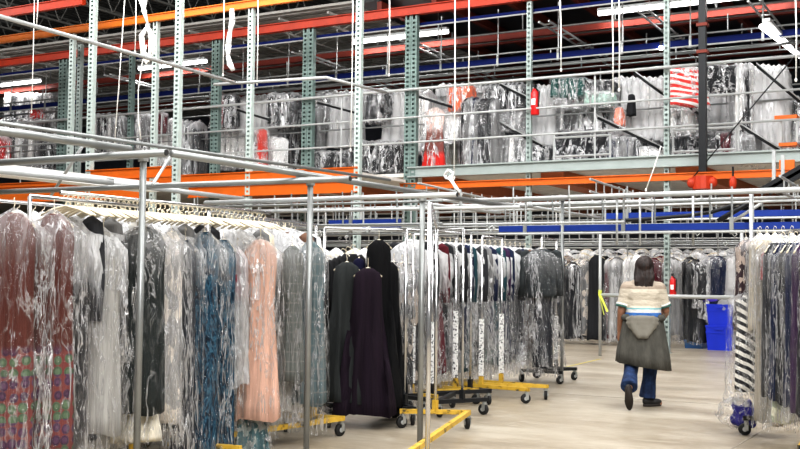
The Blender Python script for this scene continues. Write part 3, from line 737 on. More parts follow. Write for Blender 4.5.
hero('silver grey lace garment in film right of the black dress', 172, 232, 420, 'sheath', cloth((.40, .39, .38), 'print'), 26, M['clear'], 440, .25, var=3)
hero('narrow black dress in white film left of the blue dresses', 186, 240, 455, 'sheath', cloth((.03, .035, .045)), 24, M['clear'], 460, .3, var=1)
swirl = cloth((.03, .15, .25), 'swirl')
hero('long blue swirl patterned dress, left of two', 205, 232, 468, 'sheath', swirl, 32, M['clear'], 475, .1, var=2)
hero('long blue swirl patterned dress, right of two', 224, 240, 466, 'sheath', swirl, 28, M['clear'], 475, .1, var=3)
hero('dark red top glimpsed between the blue and peach dresses', 238, 250, 300, 'shirt', cloth((.30, .02, .05)), 16, M['white'], 380, .3, var=1, sl=False)
hero('pale peach pleated dress in clear film', 261, 240, 418, 'dress', cloth((.60, .385, .30)), 44, M['clear'], 408, .05, var=0, dth=.8, fwm=1.15)
hero('teal patterned skirt hem showing beneath the peach dress', 256, 398, 466, 'skirt', cloth((.10, .20, .22), 'print'), 40, M['clear'], 470, 0, X=-5.2, var=2)
hero('dark plaid shirt dress in film left of the grey green plaid one', 293, 246, 380, 'coat', cloth((.14, .15, .14), 'plaid'), 26, M['clear'], 420, .25, var=1, sl=False)
hero('grey green plaid coat dress in long clear film beside the chrome pole', 311, 242, 403, 'coat', cloth((.11, .15, .16), 'plaid'), 34, M['clear'], 428, .1, var=0, sl=False)
# row fillers between and behind
cols = {'white': (.80, .79, .77), 'grey': (.20, .20, .20), 'black': (.022, .023, .026), 'beige': (.62, .55, .44), 'navy': (.012, .018, .05), 'maroon': (.10, .012, .02), 'teal': (.02, .06, .075), 'brown': (.16, .09, .06), 'charcoal': (.035, .036, .04), 'green': (.02, .10, .07), 'plum': (.045, .02, .06)}
def filler(px, cname, style, L, flm, k_, grp, X, zo=0, lab=None, rz=None):
    p = rowp(px, X, ZR+zo); p.y += rnd.uniform(-.03, .03)
    garment(lab, p, rnd.uniform(-.05, .25) if rz is None else rz, L, style, cloth(cols[cname]), rnd.uniform(.9, 1.05), flm, L+rnd.uniform(.1, .25), grp, False, .75)
fill = [(70, 'charcoal', 'coat', .22), (78, 'black', 'sheath', .25), (84, 'grey', 'coat', .3), (90, 'black', 'coat', .3), (97, 'grey', 'dress', .3), (116, 'white', 'coat', .35), (124, 'black', 'sheath', .35), (163, 'grey', 'coat', .3), (176, 'white', 'sheath', .3), (181, 'black', 'coat', .3),
        (192, 'black', 'coat', .35), (232, 'white', 'sheath', .25), (239, 'grey', 'coat', .3), (247, 'beige', 'coat', .35), (272, 'beige', 'sheath', .3), (279, 'white', 'sheath', .25), (284, 'brown', 'coat', .3), (292, 'charcoal', 'coat', .3)]
for i, (px, c, s, dx) in enumerate(fill):
    filler(px, c, s, rnd.uniform(1.25, 1.6), M['topwhite'], i, None, XR_-dx, .0, f'{c} {KIND[s]} in film, {ORD[i]} of those packed behind the front left dresses')
# back row behind the first (seen through gaps)
for i in range(23):
    px = 20+i*12.5; c = ['white', 'white', 'beige', 'grey', 'white', 'black'][i % 6] if px < 300 else 'black'
    filler(px, c, 'coat', rnd.uniform(1.2, 1.5), M['white'] if px < 300 else None, i, 'film wrapped garments in the second row on the left', -6.35, .06,
           'garment half hidden in the second row behind the front left clothes', .2)
for i in range(44):
    p = rowp(66+i*4.6, XR_, 1.885); h_ = link(hmesh(), 'coat_hanger', M['hanger'], None, p); h_.rotation_euler = (0, 0, rnd.uniform(-.1, .25)); h_.scale = (.95, 1.3, .75)
    tag(h_, 'cream hanger crowded on the rail over the front left clothes', 'hanger', 'hangers over the front left clothes')
t = thing('hanging_rail', 'upper rail of crowded cream hangers over the front left clothes', 'rail', rowp(60, XR_, 1.90)); q = rowp(270, XR_, 1.90)-t.location
MB().tube([(0, 0, 0), q], .013, 8).build('rod', M['chrome'], t, True)
for i, px in enumerate((80, 90, 99, 109, 118, 127, 160, 169, 178, 187, 231, 241, 249, 276, 284)):
    p = rowp(px, XR_-.48, ZR+.03)
    garment(f'white blouse in bunched film high in the front left row, {ORD[i]} from the left', p, rnd.uniform(-.1, .3), rnd.uniform(.25, .42), 'shirt', cloth((.8, .79, .77)), .95, M['white'], rnd.uniform(.35, .6), None, False, .8, True, None, None, False)
# racks of the front left row
zrack('clothes rack holding the red and black dresses at the front left', rowp(29.5), rowp(139), ZR, M['yellowworn'])
zrack('yellow based clothes rack under the blue and peach dresses', rowp(209), aZ(313, 434), ZR, M['yellowworn'], .3)
tq = aX(100, 212, -6.35)
for nm, X, za in (('second row', -6.35, ZR+.06),):
    zrack('chrome clothes rack of the second row, nearer', (X, 4.8), (X, 6.6), za, M['black']); zrack('chrome clothes rack of the second row, farther', (X, 6.9), (X, 9.3), za, M['black'])

# --- gown rack (rod across)
gA, gB = aZ(322, 424), aZ(404, 421.5); gA = Vector((gA.x, gA.y, 0)); gB = Vector((gB.x, gB.y, 0))
zg = aY(322, 228, gA.y).z
zrack('black based clothes rack carrying the dark gowns', gA, gB, zg, M['black'], .30)
def gown(label, px, ytop, ybot, style, c, wpx, off, rzo, var, pat=None, sl=None, dth=1., flm=None):
    u = (px-322)/82.; p = gA.lerp(gB, u); p = p+Vector((0, off, 0)); d = dep((p.x, p.y, 1))
    zt = aY(px, ytop, p.y).z; zb = aY(px, ybot, p.y).z; hw = max(r[1] for r in STY[style]); pos = aY(px, ytop, p.y); pos.z = zt+DROP
    return garment(label, pos, face(px)+rzo, zt-zb, style, cloth(c, pat), wpx*d/F/(2*hw), flm, None, None, False, dth, True, var, None, sl)
gown('long black gown hanging highest of the dark gowns', 379, 240, 408, 'gown', (.004, .004, .005), 56, -.24, 0, 0, dth=.8)
gown('dark purple gown flaring in front of the black one', 368, 268, 415, 'gown', (.013, .006, .0135), 62, -.36, .0, 1, dth=.7)
gown('charcoal grey flared gown left of the purple one', 347, 262, 402, 'gown', (.028, .031, .031), 58, -.24, .15, 2, dth=.8)
gown('navy velvet bodice glimpsed between the grey and black gowns', 359, 258, 320, 'sheath', (.006, .006, .03), 14, -.16, .1, 1, dth=.8)
gown('black gown at the right end of the dark gowns', 390, 262, 408, 'gown', (.006, .006, .007), 40, .12, -.1, 3)
for i in range(6):
    px = 328+i*5
    gown(f'black jacket edge on beside the grey gown, {ORD[i]} from the left', px, 264-2*i, 345+i*4, 'jacket', (.012, .012, .013), 44, .25-.02*i, 1.15, i % 4, dth=.6)
for i, px in enumerate((394, 402, 408)):
    gown(f'black sequined dress between the gowns and the chrome poles, {ORD[i]} from the left', px, 262+i, 395, 'sheath', (.03, .03, .032), 26, .9, .2, i, 'print', flm=M['clear'])

# --- pulled out racks at the aisle
e1 = aZ(435, 428.5); e2 = aZ(427, 500)
zrack('empty yellow based rack standing nearest in the aisle', e1, e2, 1.87, M['yellowworn'], .33, (0, 0), flip=1, r=.016)
f1 = aZ(462, 416); f2 = aZ(431, 409)
zrack('black based rack nested behind the empty yellow one', f1, f2, 1.9, M['black'], .30, (.0, .65), flip=1)
h1 = aZ(412, 409); h2 = aZ(455, 402)
zrack('yellow based rack with a long white label strip, behind the gowns', h1, h2, 1.86, M['yellowworn'], .32, (.6, .75))
k1 = aZ(481, 399.5); k2 = aZ(501, 396)
zrack('yellow and black rack farther along the aisle with white label strips', k1, k2, 1.88, M['yellowworn'], .62, (.65, .7))
l1 = aZ(556, 379); l2 = aZ(541, 383)
zrack('black based rack at the end of the mid row', l1, l2, 1.95, M['black'], .3, (.6, 0))
m1, m2 = aZ(470, 403), aZ(405, 412)
zrack('chrome rack crowded among the aisle racks', m1, m2, 1.9, M['black'], .28)

# --- mid row, edge on garments in white-topped film
mids = ['black', 'charcoal', 'maroon', 'maroon', 'black', 'grey', 'maroon', 'black', 'navy', 'teal', 'black', 'charcoal', 'grey', 'navy', 'green', 'teal', 'plum', 'navy', 'black', 'charcoal', 'navy', 'brown', 'grey', 'charcoal', 'white']
for i, c in enumerate(mids):
    px = 410+i*5.0; X = -5.75
    q = ray(px, 235); tt = X/q.x; p = Vector((X, q.y*tt, 1.88)); s = ['jacket', 'coat', 'sheath', 'coat'][i % 4]
    L = rnd.uniform(1.15, 1.5)
    garment(f'{c} {KIND[s]} in white topped film, {ORD[i] if i < 20 else ["fifth","fourth","third","second","last"][i-20]} '+('along the middle row from the left' if i < 20 else 'from the right end of the middle row'),
            p, rnd.uniform(-.15, .2), L, s, cloth(cols[c]), 1., M['topwhite'], min(1.66, L+rnd.uniform(.15, .35)), None, False, .8)
p = aZ(541, 388); p = Vector((p.x, p.y+.15, 0)); pt = aY(541, 249, p.y)
garment('dark grey jacket in clear film facing out at the end of the middle row', pt+Vector((0, 0, DROP)), face(541), .60*1.05, 'jacket', cloth((.035, .04, .042)), .95, M['clear'], 1.55)
garment('black trousers like dress under the dark grey jacket', pt+Vector((0, .08, -.3)), face(541), 1.15, 'sheath', cloth((.02, .022, .03)), .75, M['clear'], 1.3)
# loose film bunch at rack foot
# --- far row behind the aisle rail
YF = 22.3
far = [(549, 'black', 'jacket', 258, 335, None), (557, 'charcoal', 'coat', 254, 338, 'clear'), (567, 'brown', 'jacket', 256, 300, 'clear'), (573, 'black', 'coat', 262, 342, 'clear'), (582, 'grey', 'coat', 258, 335, 'clear'),
       (589, 'black', 'dress', 262, 343, None), (597, 'black', 'coat', 255, 343, None), (605, 'black', 'jacket', 256, 300, None), (611, 'maroon', 'sheath', 258, 338, 'milky'), (617, 'grey', 'coat', 257, 335, 'milky'), (624, 'white', 'coat', 255, 338, 'white'), (630, 'white', 'coat', 256, 338, 'milky'), (637, 'white', 'coat', 255, 336, 'milky'),
       (646, 'charcoal', 'coat', 256, 338, 'clear'), (654, 'maroon', 'jacket', 258, 330, 'clear'), (661, 'maroon', 'coat', 256, 335, 'clear'), (672, 'grey', 'coat', 257, 335, 'milky'), (679, 'white', 'coat', 259, 332, 'milky'), (690, 'black', 'coat', 257, 340, 'clear'), (696, 'black', 'coat', 259, 342, 'clear'), (703, 'charcoal', 'coat', 262, 300, 'clear'),
       (711, 'navy', 'jacket', 256, 310, 'milky'), (718, 'navy', 'coat', 256, 315, 'clear'), (725, 'grey', 'coat', 256, 312, 'milky'), (734, 'white', 'shirt', 258, 290, 'white'), (741, 'black', 'coat', 258, 335, 'clear'), (750, 'grey', 'coat', 258, 335, 'milky')]
for i, (px, c, s, y0, y1, fm) in enumerate(far):
    Y = YF+rnd.uniform(-.25, .25); p = aY(px, y0, Y); L = p.z-aY(px, y1, Y).z
    garment(f'{c} {KIND[s]} '+({'clear': 'in clear film ', 'milky': 'in cloudy film ', 'white': 'in white film '}.get(fm, 'without film '))+f'in the far row, {ORD[i] if i < 20 else ORD[26-i]} from the '+('left' if i < 20 else 'right'),
            p+Vector((0, 0, DROP)), face(px)+rnd.uniform(-.5, .5), max(.5, min(L, p.z-.12)), s, cloth(cols[c], 'print' if px in (567, 582, 661) else None), rnd.uniform(.75, .95), M[{'clear': 'farclear', 'milky': 'farmilky'}.get(fm, fm)] if fm else None, min(L+.2, p.z-.05), None, True, .8, True)
xs = aY(540, 250, YF).x, aY(770, 250, YF).x
t = thing('hanging_rail', 'long rail carrying the far row of clothes behind the woman', 'rail', (xs[0], YF, aY(650, 252, YF).z+.09))
MB().tube([(0, 0, 0), (xs[1]-xs[0], 0, 0)], .018, 8).build('rod', M['whitepipe'], t, True)
x = .1
while x < xs[1]-xs[0]: MB().tube([(x, 0, -t.location.z), (x, 0, .3)], .016, 6).build('post', M['clamp'], t); x += 1.9
# deeper rows (white film wrapped)
for r_, (Y, n, x0, x1, z) in enumerate(((24.6, 26, 545, 770, 2.12), (27.5, 22, 540, 780, 2.3), (17.2, 12, 320, 420, 2.0))):
    for i in range(n):
        px = x0+(x1-x0)*(i+.5)/n; q = aY(px, 250, Y)
        garment(['white film wrapped garment in the row behind the far row', 'white film wrapped garment in the rearmost row under the mezzanine', 'white film wrapped garment deep behind the gown rack'][r_],
                (q.x, Y+rnd.uniform(-.2, .2), z), rnd.uniform(-.3, .6), 1.3, 'coat', cloth(cols[['white', 'grey', 'white', 'black', 'beige'][i % 5]]), 1.0, M['white'] if i % 3 else M['milky'], 1.6, ['far rear clothes row', 'rearmost clothes row', 'clothes deep behind the gown rack'][r_], True, .9, False)

# --- right rack
rr = [(744, 239, 332, 'coat', 'black', 'print', .12), (750, 238, 395, 'coat', 'beige', None, .2), (757, 250, 330, 'sheath', 'maroon', 'print', .3)]
XRR = -2.0
def right(label, px, y0, y1, style, c, wpx, Y, rz, flm, flb=None, pat=None, sl=None, var=0):
    p = aY(px, y0, Y); d = dep(p); zb = aY(px, y1, Y).z; hw = max(r[1] for r in STY[style])
    fl = None if not flb else p.z-aY(px, flb, Y).z+.05
    garment(label, p+Vector((0, 0, DROP)), face(px)+rz, p.z-max(zb, .1), style, cloth(c, pat), wpx*d/F/(2*hw), flm, fl, None, False, .8, True, var, wpx*d/F/(2*hw)*1.08, sl)
right('dark coat with red and white print in clear film, leftmost on the right rack', 746, 240, 330, 'coat', (.05, .03, .035), 24, 9.9, .2, M['clear'], 345, 'print', False, 1)
right('zebra striped black and white dress on the right rack', 753, 292, 392, 'sheath', (.8, .8, .8), 36, 9.85, .0, M['clear'], 402, 'zebra', None, 2)
right('ivory coat in film beside the zebra dress', 758, 238, 330, 'coat', (.50, .46, .39), 20, 9.75, .4, M['clear'], 345, None, False, 0)
right('stone beige long coat on the right rack', 767, 240, 420, 'coat', (.36, .33, .28), 28, 9.6, .3, M['clear'], 425, None, False, 3)
right('red jacket peeking out at the top of the right rack', 769, 252, 280, 'shirt', (.30, .03, .03), 15, 9.5, .5, M['clear'], 320, None, False, 1)
right('pale green patterned scarf dress in film on the right rack', 783, 320, 422, 'sheath', (.45, .50, .40), 24, 9.3, .2, M['clear'], 428, 'print', None, 0)
right('pale blue dress in clear film on the right rack', 778, 246, 380, 'sheath', (.25, .32, .42), 18, 9.4, .5, M['clear'], 400, None, None, 1)
for i, (px, c) in enumerate(((774, 'charcoal'), (783, 'navy'), (790, 'black'), (796, 'navy'), (803, 'plum'), (811, 'black'), (820, 'navy'))):
    right(f'{c} coat in film on the right rack, {ORD[i]} of the dark ones from the left', px, 243, 395+i*4, 'coat', cols[c], 26, 9.35-i*.11, .6, M['clear'], 420, None, False, i % 4)
for i, px in enumerate((760, 767, 775, 783, 792, 802)):
    right(f'white film topped garment packed behind the front of the right rack, {ORD[i]} from the left', px, 236, 350, 'coat', cols['white'], 30, 10.5-i*.12, .5, M['white'], 362, None, False, i % 4)
zrack('clothes rack at the right edge with a black and yellow base', aZ(781, 436), aZ(845, 470), 1.84, M['black'], .34, diag=M['yellowworn'])
# fallen purple blue garment bag at the foot
p = aZ(744, 421, .12); t = thing('fallen_garment', 'purple blue garment slumped in torn film at the foot of the right rack', 'garment', (p.x, p.y, .08))
b = MB(); b.caps((-.07, 0, .05), (.03, 0, .2), .06, .035); b.caps((-.02, -.03, .03), (.08, 0, .14), .05, .04); b.caps((.0, -.04, .05), (-.09, -.02, .19), .04, .03); b.caps((.06, .03, .02), (.05, 0, .22), .05, .025)
link(remesh(b, .02, 'fallen'), 'cloth_bundle', cloth((.035, .03, .22)), t)
q = random.Random(4); b = MB(); b.ell((-.06, -.02, .11), (.19, .14, .13), 22, 14); b.v = [v+Vector((q.uniform(-.025, .025), q.uniform(-.025, .025), q.uniform(-.025, .025))) for v in b.v]
b.build('torn_film', M['clear'], t, True)
t = thing('film_bundle', 'beige crumpled paper and film bunch low on the right rack', 'film bundle', (p.x+.3, p.y-.05, .1))
b = MB(); b.ell((0, 0, .18), (.17, .13, .16), 20, 12); b.v = [v+Vector((q.uniform(-.03, .03), q.uniform(-.03, .03), q.uniform(-.03, .03))) for v in b.v]; b.build('crumpled_film', cloth((.55, .48, .38)), t, True)

# ------------------------------------------------------------------ blue bins
def bin_(label, px0, px1, y0, y1, Y, mat, lift=0):
    a, b_ = aY(px0, y1, Y), aY(px1, y0, Y); w = b_.x-a.x; h = b_.z-a.z; t = thing('storage_bin', label, 'bin', ((a.x+b_.x)/2, Y+.2, a.z if lift else 0))
    if not lift: h = b_.z
    b = MB(); rings = []
    for z, k_ in ((0, .88), (h, 1), (h, .96), (.02, .84)):
        rings.append([Vector((x*w/2*k_, y*.24*k_, z)) for x, y in ((-1, -1), (1, -1), (1, 1), (-1, 1))])
    b.loft(rings, True).build('tub', mat, t)
    c = MB()
    for z in (h-.02, h*.72):
        k_ = .88+.12*z/h+.03
        c.loft([[Vector((x*w/2*k_, y*.24*k_, z+dz)) for x, y in ((-1, -1), (1, -1), (1, 1), (-1, 1))] for dz in (-.02, .02)], True)
    c.build('rim', mat, t); MB().box((0, -.24, h*.86), (w*.3, .03, .04)).build('handle', mat, t)
YBn = 22.0
bin_('blue plastic bin on the floor, bottom of the stack of two', 706, 733, 326, 350, YBn, M['bin'])
bin_('blue plastic bin stacked on another, filled with bags', 707, 733, 304.5, 326, YBn, M['bin'], 1)
bin_('blue bin standing behind the right side of the bin stack', 729, 739, 318, 348, YBn+.55, M['bin'])
bin_('low dark teal crate left of the bin stack', 684, 704, 337, 350, YBn+.3, M['teal'])
p = aY(715, 305, YBn+.2); t = thing('plastic_bag', 'purple blue stuffed bag on the bin stack', 'bag', p); b = MB(); b.ell((0, 0, .1), (.25, .2, .2), 18, 12); b.v = [v+Vector((q.uniform(-.02, .02),)*3) for v in b.v]; b.build('bag_skin', plain('purple_bag', (.10, .06, .55), .3), t, True)
p = aY(727, 305, YBn+.15); t = thing('plastic_bag', 'clear crumpled plastic bag spilling over the right of the bin stack', 'bag', p); b = MB(); b.ell((0, 0, -.02), (.22, .2, .24), 18, 12); b.v = [v+Vector((q.uniform(-.03, .03), q.uniform(-.03, .03), q.uniform(-.03, .03))) for v in b.v]; b.build('bag_skin', M['white'], t, True)

# ------------------------------------------------------------------ upper level clothes
def cluster(desc, x0, x1, y0, y1, c, step, Y, style='jacket', flm='milky', yb=None, rz=None, mixed=None, pat=None, w=1.0):
    n = max(1, int(round((x1-x0)/step))); grp = None
    for i in range(n):
        px = x0+(x1-x0)*(i+.5)/n; Yi = Y+rnd.uniform(-.08, .08); p = aY(px, y0+rnd.uniform(-1, 1), Yi); L = p.z-aY(px, y1+rnd.uniform(-1.5, 1.5), Yi).z
        cc = mixed[i % len(mixed)] if mixed else c
        lab = desc if n == 1 else f'{desc}, {ORD[i] if i < 20 else "rightmost"} from the left'
        garment(lab, p+Vector((0, 0, DROP*.6)), (pi/2+rnd.uniform(-.35, .1)) if rz is None else rz, L, style, cloth(cols[cc] if isinstance(cc, str) else cc, pat), w, M[{'clear': 'farclear', 'milky': 'farmilky'}.get(flm, flm)] if flm else None,
                (p.z-aY(px, yb, Yi).z) if yb else L+.12, None, True, 1.0, False)
U = 22.0; Lw = 21.5
W = (.85, .85, .84)
cluster('pale film wrapped garment at the far upper left', 0, 52, 118, 164, 'white', 6.5, U, mixed=['white', 'grey', 'black', 'white', 'grey'])
cluster('upper tier garment behind the far left cords', 8, 60, 92, 118, 'white', 6.5, U+.6, mixed=['white', 'charcoal', 'white', 'grey'])
cluster('red garment at the left frame edge upstairs', 1, 8, 136, 166, (.5, .03, .03), 7, Lw, rz=.5)
cluster('red garment left of the first double upright upstairs', 34, 41, 104, 118, (.55, .03, .03), 7, Lw, rz=.4)
cluster('dark film wrapped garment between the two tall pale uprights', 96, 122, 113, 150, 'charcoal', 5.5, U, mixed=['white', 'charcoal', 'black', 'white', 'grey'])
cluster('upper tier garment between the dark upright and the third pale upright', 136, 150, 112, 148, 'navy', 5, U, mixed=['navy', 'white', 'grey'])
cluster('maroon garment left of the right tall pale upright upstairs', 157, 163, 112, 132, 'maroon', 6, Lw, rz=.4)
cluster('white film wrapped garment behind the right tall pale upright', 158, 180, 118, 165, 'white', 6, U)
cluster('black and silver striped garment right of the tall pale upright', 181, 202, 120, 176, 'charcoal', 4.4, Lw, mixed=['charcoal', 'grey', 'black', 'grey', 'charcoal'])
cluster('maroon red top left of the dark double upright gap upstairs', 217, 228, 93, 125, (.28, .04, .05), 4, Lw)
cluster('dark patterned top right of the maroon tops upstairs', 229, 236, 93, 126, 'charcoal', 4, Lw)
cluster('white film wrapped garment below the maroon tops', 217, 248, 124, 165, 'white', 6, U)
cluster('white film wrapped garment left of the black tops upstairs', 246, 273, 94, 130, 'white', 5.5, U, flm='white')
cluster('black top upstairs left of the fourth dark upright', 274, 299, 92, 123, 'black', 4, Lw)
cluster('single red dress hanging alone in the middle left of the upper level', 257, 267, 128, 166, (.62, .06, .04), 10, Lw-.2, 'sheath', 'clear', rz=.45, w=.9)
cluster('cream shirt right of the single red dress', 270, 285, 136, 168, W, 7.5, Lw, 'shirt', 'clear', rz=.4)
cluster('dark long garment left of the fourth dark upright', 284, 300, 128, 170, 'charcoal', 5, U)
cluster('black and silver strip garment right of the fourth dark upright', 311, 321, 105, 170, 'charcoal', 4, Lw, mixed=['black', 'grey'], flm='clear')
cluster('silver grey top upstairs right of the fourth dark upright', 320, 334, 90, 128, 'grey', 4.5, U)
cluster('white film wrapped garment left of the fourth pale upright', 333, 360, 90, 142, 'white', 5.5, U, flm='white')
cluster('black coat low upstairs left of the fourth pale upright', 320, 358, 150, 172, 'black', 6, Lw)
cluster('black and silver top upstairs right of the fourth pale upright', 362, 387, 88, 118, 'black', 4.5, Lw, mixed=['black', 'grey', 'black'])
cluster('white film wrapped garment left of the widest dark upright', 386, 410, 90, 142, 'white', 5.5, U, flm='white')
cluster('black jacket low upstairs left of the widest dark upright', 362, 404, 140, 168, 'black', 7, Lw)
cluster('white garment right of the widest dark upright', 413, 432, 88, 150, 'white', 5.5, U)
cluster('dress shading from pale pink through brown to red', 435, 436, 107, 168, W, 10, Lw-.3, 'dress', 'clear', rz=.4, pat='ombre', w=1.2)
cluster('white shirt right of the pink and red dress', 443, 456, 108, 138, W, 6.5, Lw, 'shirt', 'milky', rz=.4)
cluster('olive grey film wrapped garment below the orange tops', 449, 468, 130, 166, (.25, .25, .2), 6.5, U, flm='milky')
cluster('orange top upstairs', 454, 471, 84, 110, (.80, .20, .10), 4.5, Lw, flm='clear')
cluster('white film wrapped garment behind the orange tops', 440, 500, 82, 140, 'white', 7, U+.9, flm='white')
cluster('long black and silver garment in the large front group', 466, 499, 97, 166, 'charcoal', 4.2, Lw-.2, 'coat', 'clear', mixed=['black', 'grey', 'navy', 'grey', 'charcoal', 'black'])
cluster('black top in long white film upstairs left of the slim upright', 490, 524, 82, 108, 'black', 4.3, Lw, yb=132)
cluster('grey and black garment low upstairs left of the slim upright', 499, 530, 134, 166, 'grey', 4.6, Lw, mixed=['grey', 'black', 'grey', 'white'])
cluster('white film wrapped garment right of the slim extinguisher upright', 531, 557, 84, 150, 'white', 5.5, U, flm='white')
cluster('grey garment low upstairs below the white films', 532, 552, 144, 163, 'charcoal', 5, Lw)
cluster('dark green top upstairs', 556, 586, 77, 97, (.01, .07, .06), 4.6, Lw, flm='clear', yb=110)
cluster('black top upstairs right of the dark green tops', 587, 613, 80, 91, 'black', 4.6, Lw, flm='clear')
cluster('mint green garment below the black tops', 588, 613, 90, 103, (.42, .6, .52), 6, Lw, flm='milky')
cluster('black jacket low upstairs behind the grey guard panel', 558, 610, 128, 161, 'black', 13, Lw, 'jacket', 'clear', rz=.4)
cluster('pale film wrapped garment behind the grey guard panel', 556, 612, 106, 134, 'grey', 6.5, U, mixed=['grey', 'white', 'charcoal'])
cluster('pale film wrapped garment left of the black column under the stripes', 672, 702, 107, 134, 'grey', 6, U, mixed=['white', 'grey', 'white'])
cluster('pink salmon item in white film right of the mint garments', 616, 623, 106, 124, (.8, .3, .22), 7, Lw-.2, flm='clear', w=.5)
cluster('white film wrapped garment left of the slim perforated upright', 613, 664, 76, 136, 'white', 5.6, U, flm='white')
cluster('thin black dress between the white films left of the perforated upright', 629, 634, 92, 113, 'black', 5, Lw-.1, 'sheath', None, w=.5)
cluster('striped dark garment low upstairs under the inclined rail', 612, 642, 134, 164, 'navy', 4.6, Lw, mixed=['navy', 'grey', 'charcoal', 'grey'])
cluster('white garment low upstairs left of the perforated upright', 642, 664, 146, 164, 'white', 6, Lw)
cluster('red and white wavy striped garment left of the black column', 685, 686, 66, 106, W, 20, Lw-.5, 'coat', 'clear', rz=.35, pat='flag', w=1.75)
cluster('glossy black film wrapped bundle right of the black column', 706, 737, 64, 90, 'black', 7, Lw-.2, 'jacket', 'clear', rz=.6, w=1.1)
cluster('grey white long garment right of the glossy black bundle', 735, 752, 62, 130, 'white', 4.6, Lw, mixed=['grey', 'white', 'black', 'white'])
cluster('large white film wrapped garment under the right inclined rail', 750, 787, 64, 150, 'white', 5.2, Lw+.3, 'coat', 'white')
cluster('white film wrapped garment below the striped one', 706, 760, 88, 130, 'white', 9, U+.9, flm='white')
cluster('black film wrapped garment low upstairs left of the black column', 677, 700, 134, 160, 'black', 6, Lw, flm='clear')
cluster('dark garment low upstairs right of the black column', 707, 734, 130, 160, 'charcoal', 5.5, Lw, flm='clear', mixed=['black', 'charcoal', 'black', 'maroon', 'maroon'])
cluster('grey garment low upstairs at the right', 736, 758, 132, 160, 'grey', 5, Lw)
cluster('dark film wrapped garment behind the trolley at the right edge', 784, 806, 96, 152, 'charcoal', 5.5, U, mixed=['charcoal', 'grey', 'black'])
for i, (Y, y) in enumerate(((U, 78), (Lw, 84), (Lw, 130), (U, 118), (U+.9, 82))):
    p = aY(400, y, Y); t = thing('hanging_rail', f'clothes rail of the upper level, {["rear top","front top","front low","rear low","back wall side"][i]} one', 'rail', (-36, Y, p.z+.1))
    MB().tube([(0, 0, 0), (36.5, 0, 0)], .02, 6).build('rod', M['pipe'], t, True)

# ------------------------------------------------------------------ the woman
pp = aZ(643, 407); S = 1.65/1.655
WO = thing('person', 'woman walking away in cream shirt, blue jeans and grey hoodie tied round her waist', 'person', (pp.x, pp.y, 0), face(643)+.06)
SK = plain('brown_skin', (.30, .15, .09), .5, 0, .06)
HAIR = N('dark_brown_hair'); HAIR.set(Roughness=.45); hv = HAIR.noise(HAIR.coord('Object', (40, 40, 2.5)), 2.0, 4)
HAIR.l(HAIR.ramp(hv, [(.3, (.006, .003, .002)), (.7, (.032, .014, .009))]), HAIR.b.inputs['Base Color']); HAIR.bump(hv, .6, .02); HAIR = HAIR.m
V = Vector
# joints: x right, y forward (away), z up
hipL, hipR = V((-.10, 0, .86)), V((.10, 0, .86))
kneL, ankL, toeL = V((-.125, -.04, .47)), V((-.17, -.36, .24)), V((-.165, -.36, .05))
kneR, ankR, toeR = V((.09, .10, .46)), V((.05, .10, .08)), V((.19, .16, .03))
shL, shR = V((-.17, 0, 1.30)), V((.17, 0, 1.30))
elL, wrL = V((-.235, -.02, 1.06)), V((-.25, .06, .83))
elR, wrR = V((.245, .03, 1.07)), V((.27, .25, 1.02))
neck, head = V((0, .01, 1.40)), V((.015, .03, 1.535))
b = MB()
b.ell((0, 0, .92), (.20, .15, .16)); b.ell((0, 0, 1.08), (.19, .135, .18)); b.ell((0, 0, 1.24), (.21, .13, .16)); b.caps(shL, shR, .075, .075)
b.caps((0, 0, 1.3), neck, .08, .058); b.caps(neck, head, .056, .056)
b.ell(head, (.078, .096, .112)); b.ell(head+V((0, .035, -.05)), (.058, .065, .06)); b.caps(head+V((0, .09, .0)), head+V((0, .112, -.022)), .012, .016)
for s in (-1, 1):
    b.ell(head+V((s*.08, 0, -.01)), (.012, .022, .032)); b.ell(head+V((s*.03, .085, .012)), (.014, .012, .01))
b.ell(head+V((0, .088, -.055)), (.026, .014, .009))
for sh, el, wr in ((shL, elL, wrL), (shR, elR, wrR)):
    b.caps(sh, el, .06, .044); b.caps(el, wr, .044, .03)
for hp, kn, an, to in ((hipL, kneL, ankL, toeL), (hipR, kneR, ankR, toeR)):
    b.caps(hp, kn, .095, .06); b.caps(kn, an, .06, .038); b.caps(an, to, .035, .03)
def hand(wr, d, side, palm):
    d = d.normalized(); pa = palm.normalized(); sd = d.cross(pa).normalized()*side
    c = wr+d*.055
    b.caps(wr, wr+d*.09, .026, .03)
    for q, (o, L) in enumerate(((-.033, .062), (-.011, .074), (.011, .07), (.033, .055))):
        r_ = wr+d*.09+sd*o; k1_ = r_+d*L*.5+pa*.008; k2_ = r_+d*L*.85+pa*.03
        b.caps(r_, k1_, .0105, .0095, 8); b.caps(k1_, k2_, .0095, .008, 8)
    th = wr+d*.03-sd*.028; b.caps(th, th+d*.04-sd*.025+pa*.012, .013, .011, 8); b.caps(th+d*.04-sd*.025+pa*.012, th+d*.07-sd*.022+pa*.03, .011, .009, 8)
hand(wrL, V((.01, .02, -1)), 1, V((1, .3, 0))); hand(wrR, V((-.1, 1, -.15)), -1, V((-1, 0, -.3)))
link(remesh(b, .0065, 'body', 2), 'body', SK, WO)
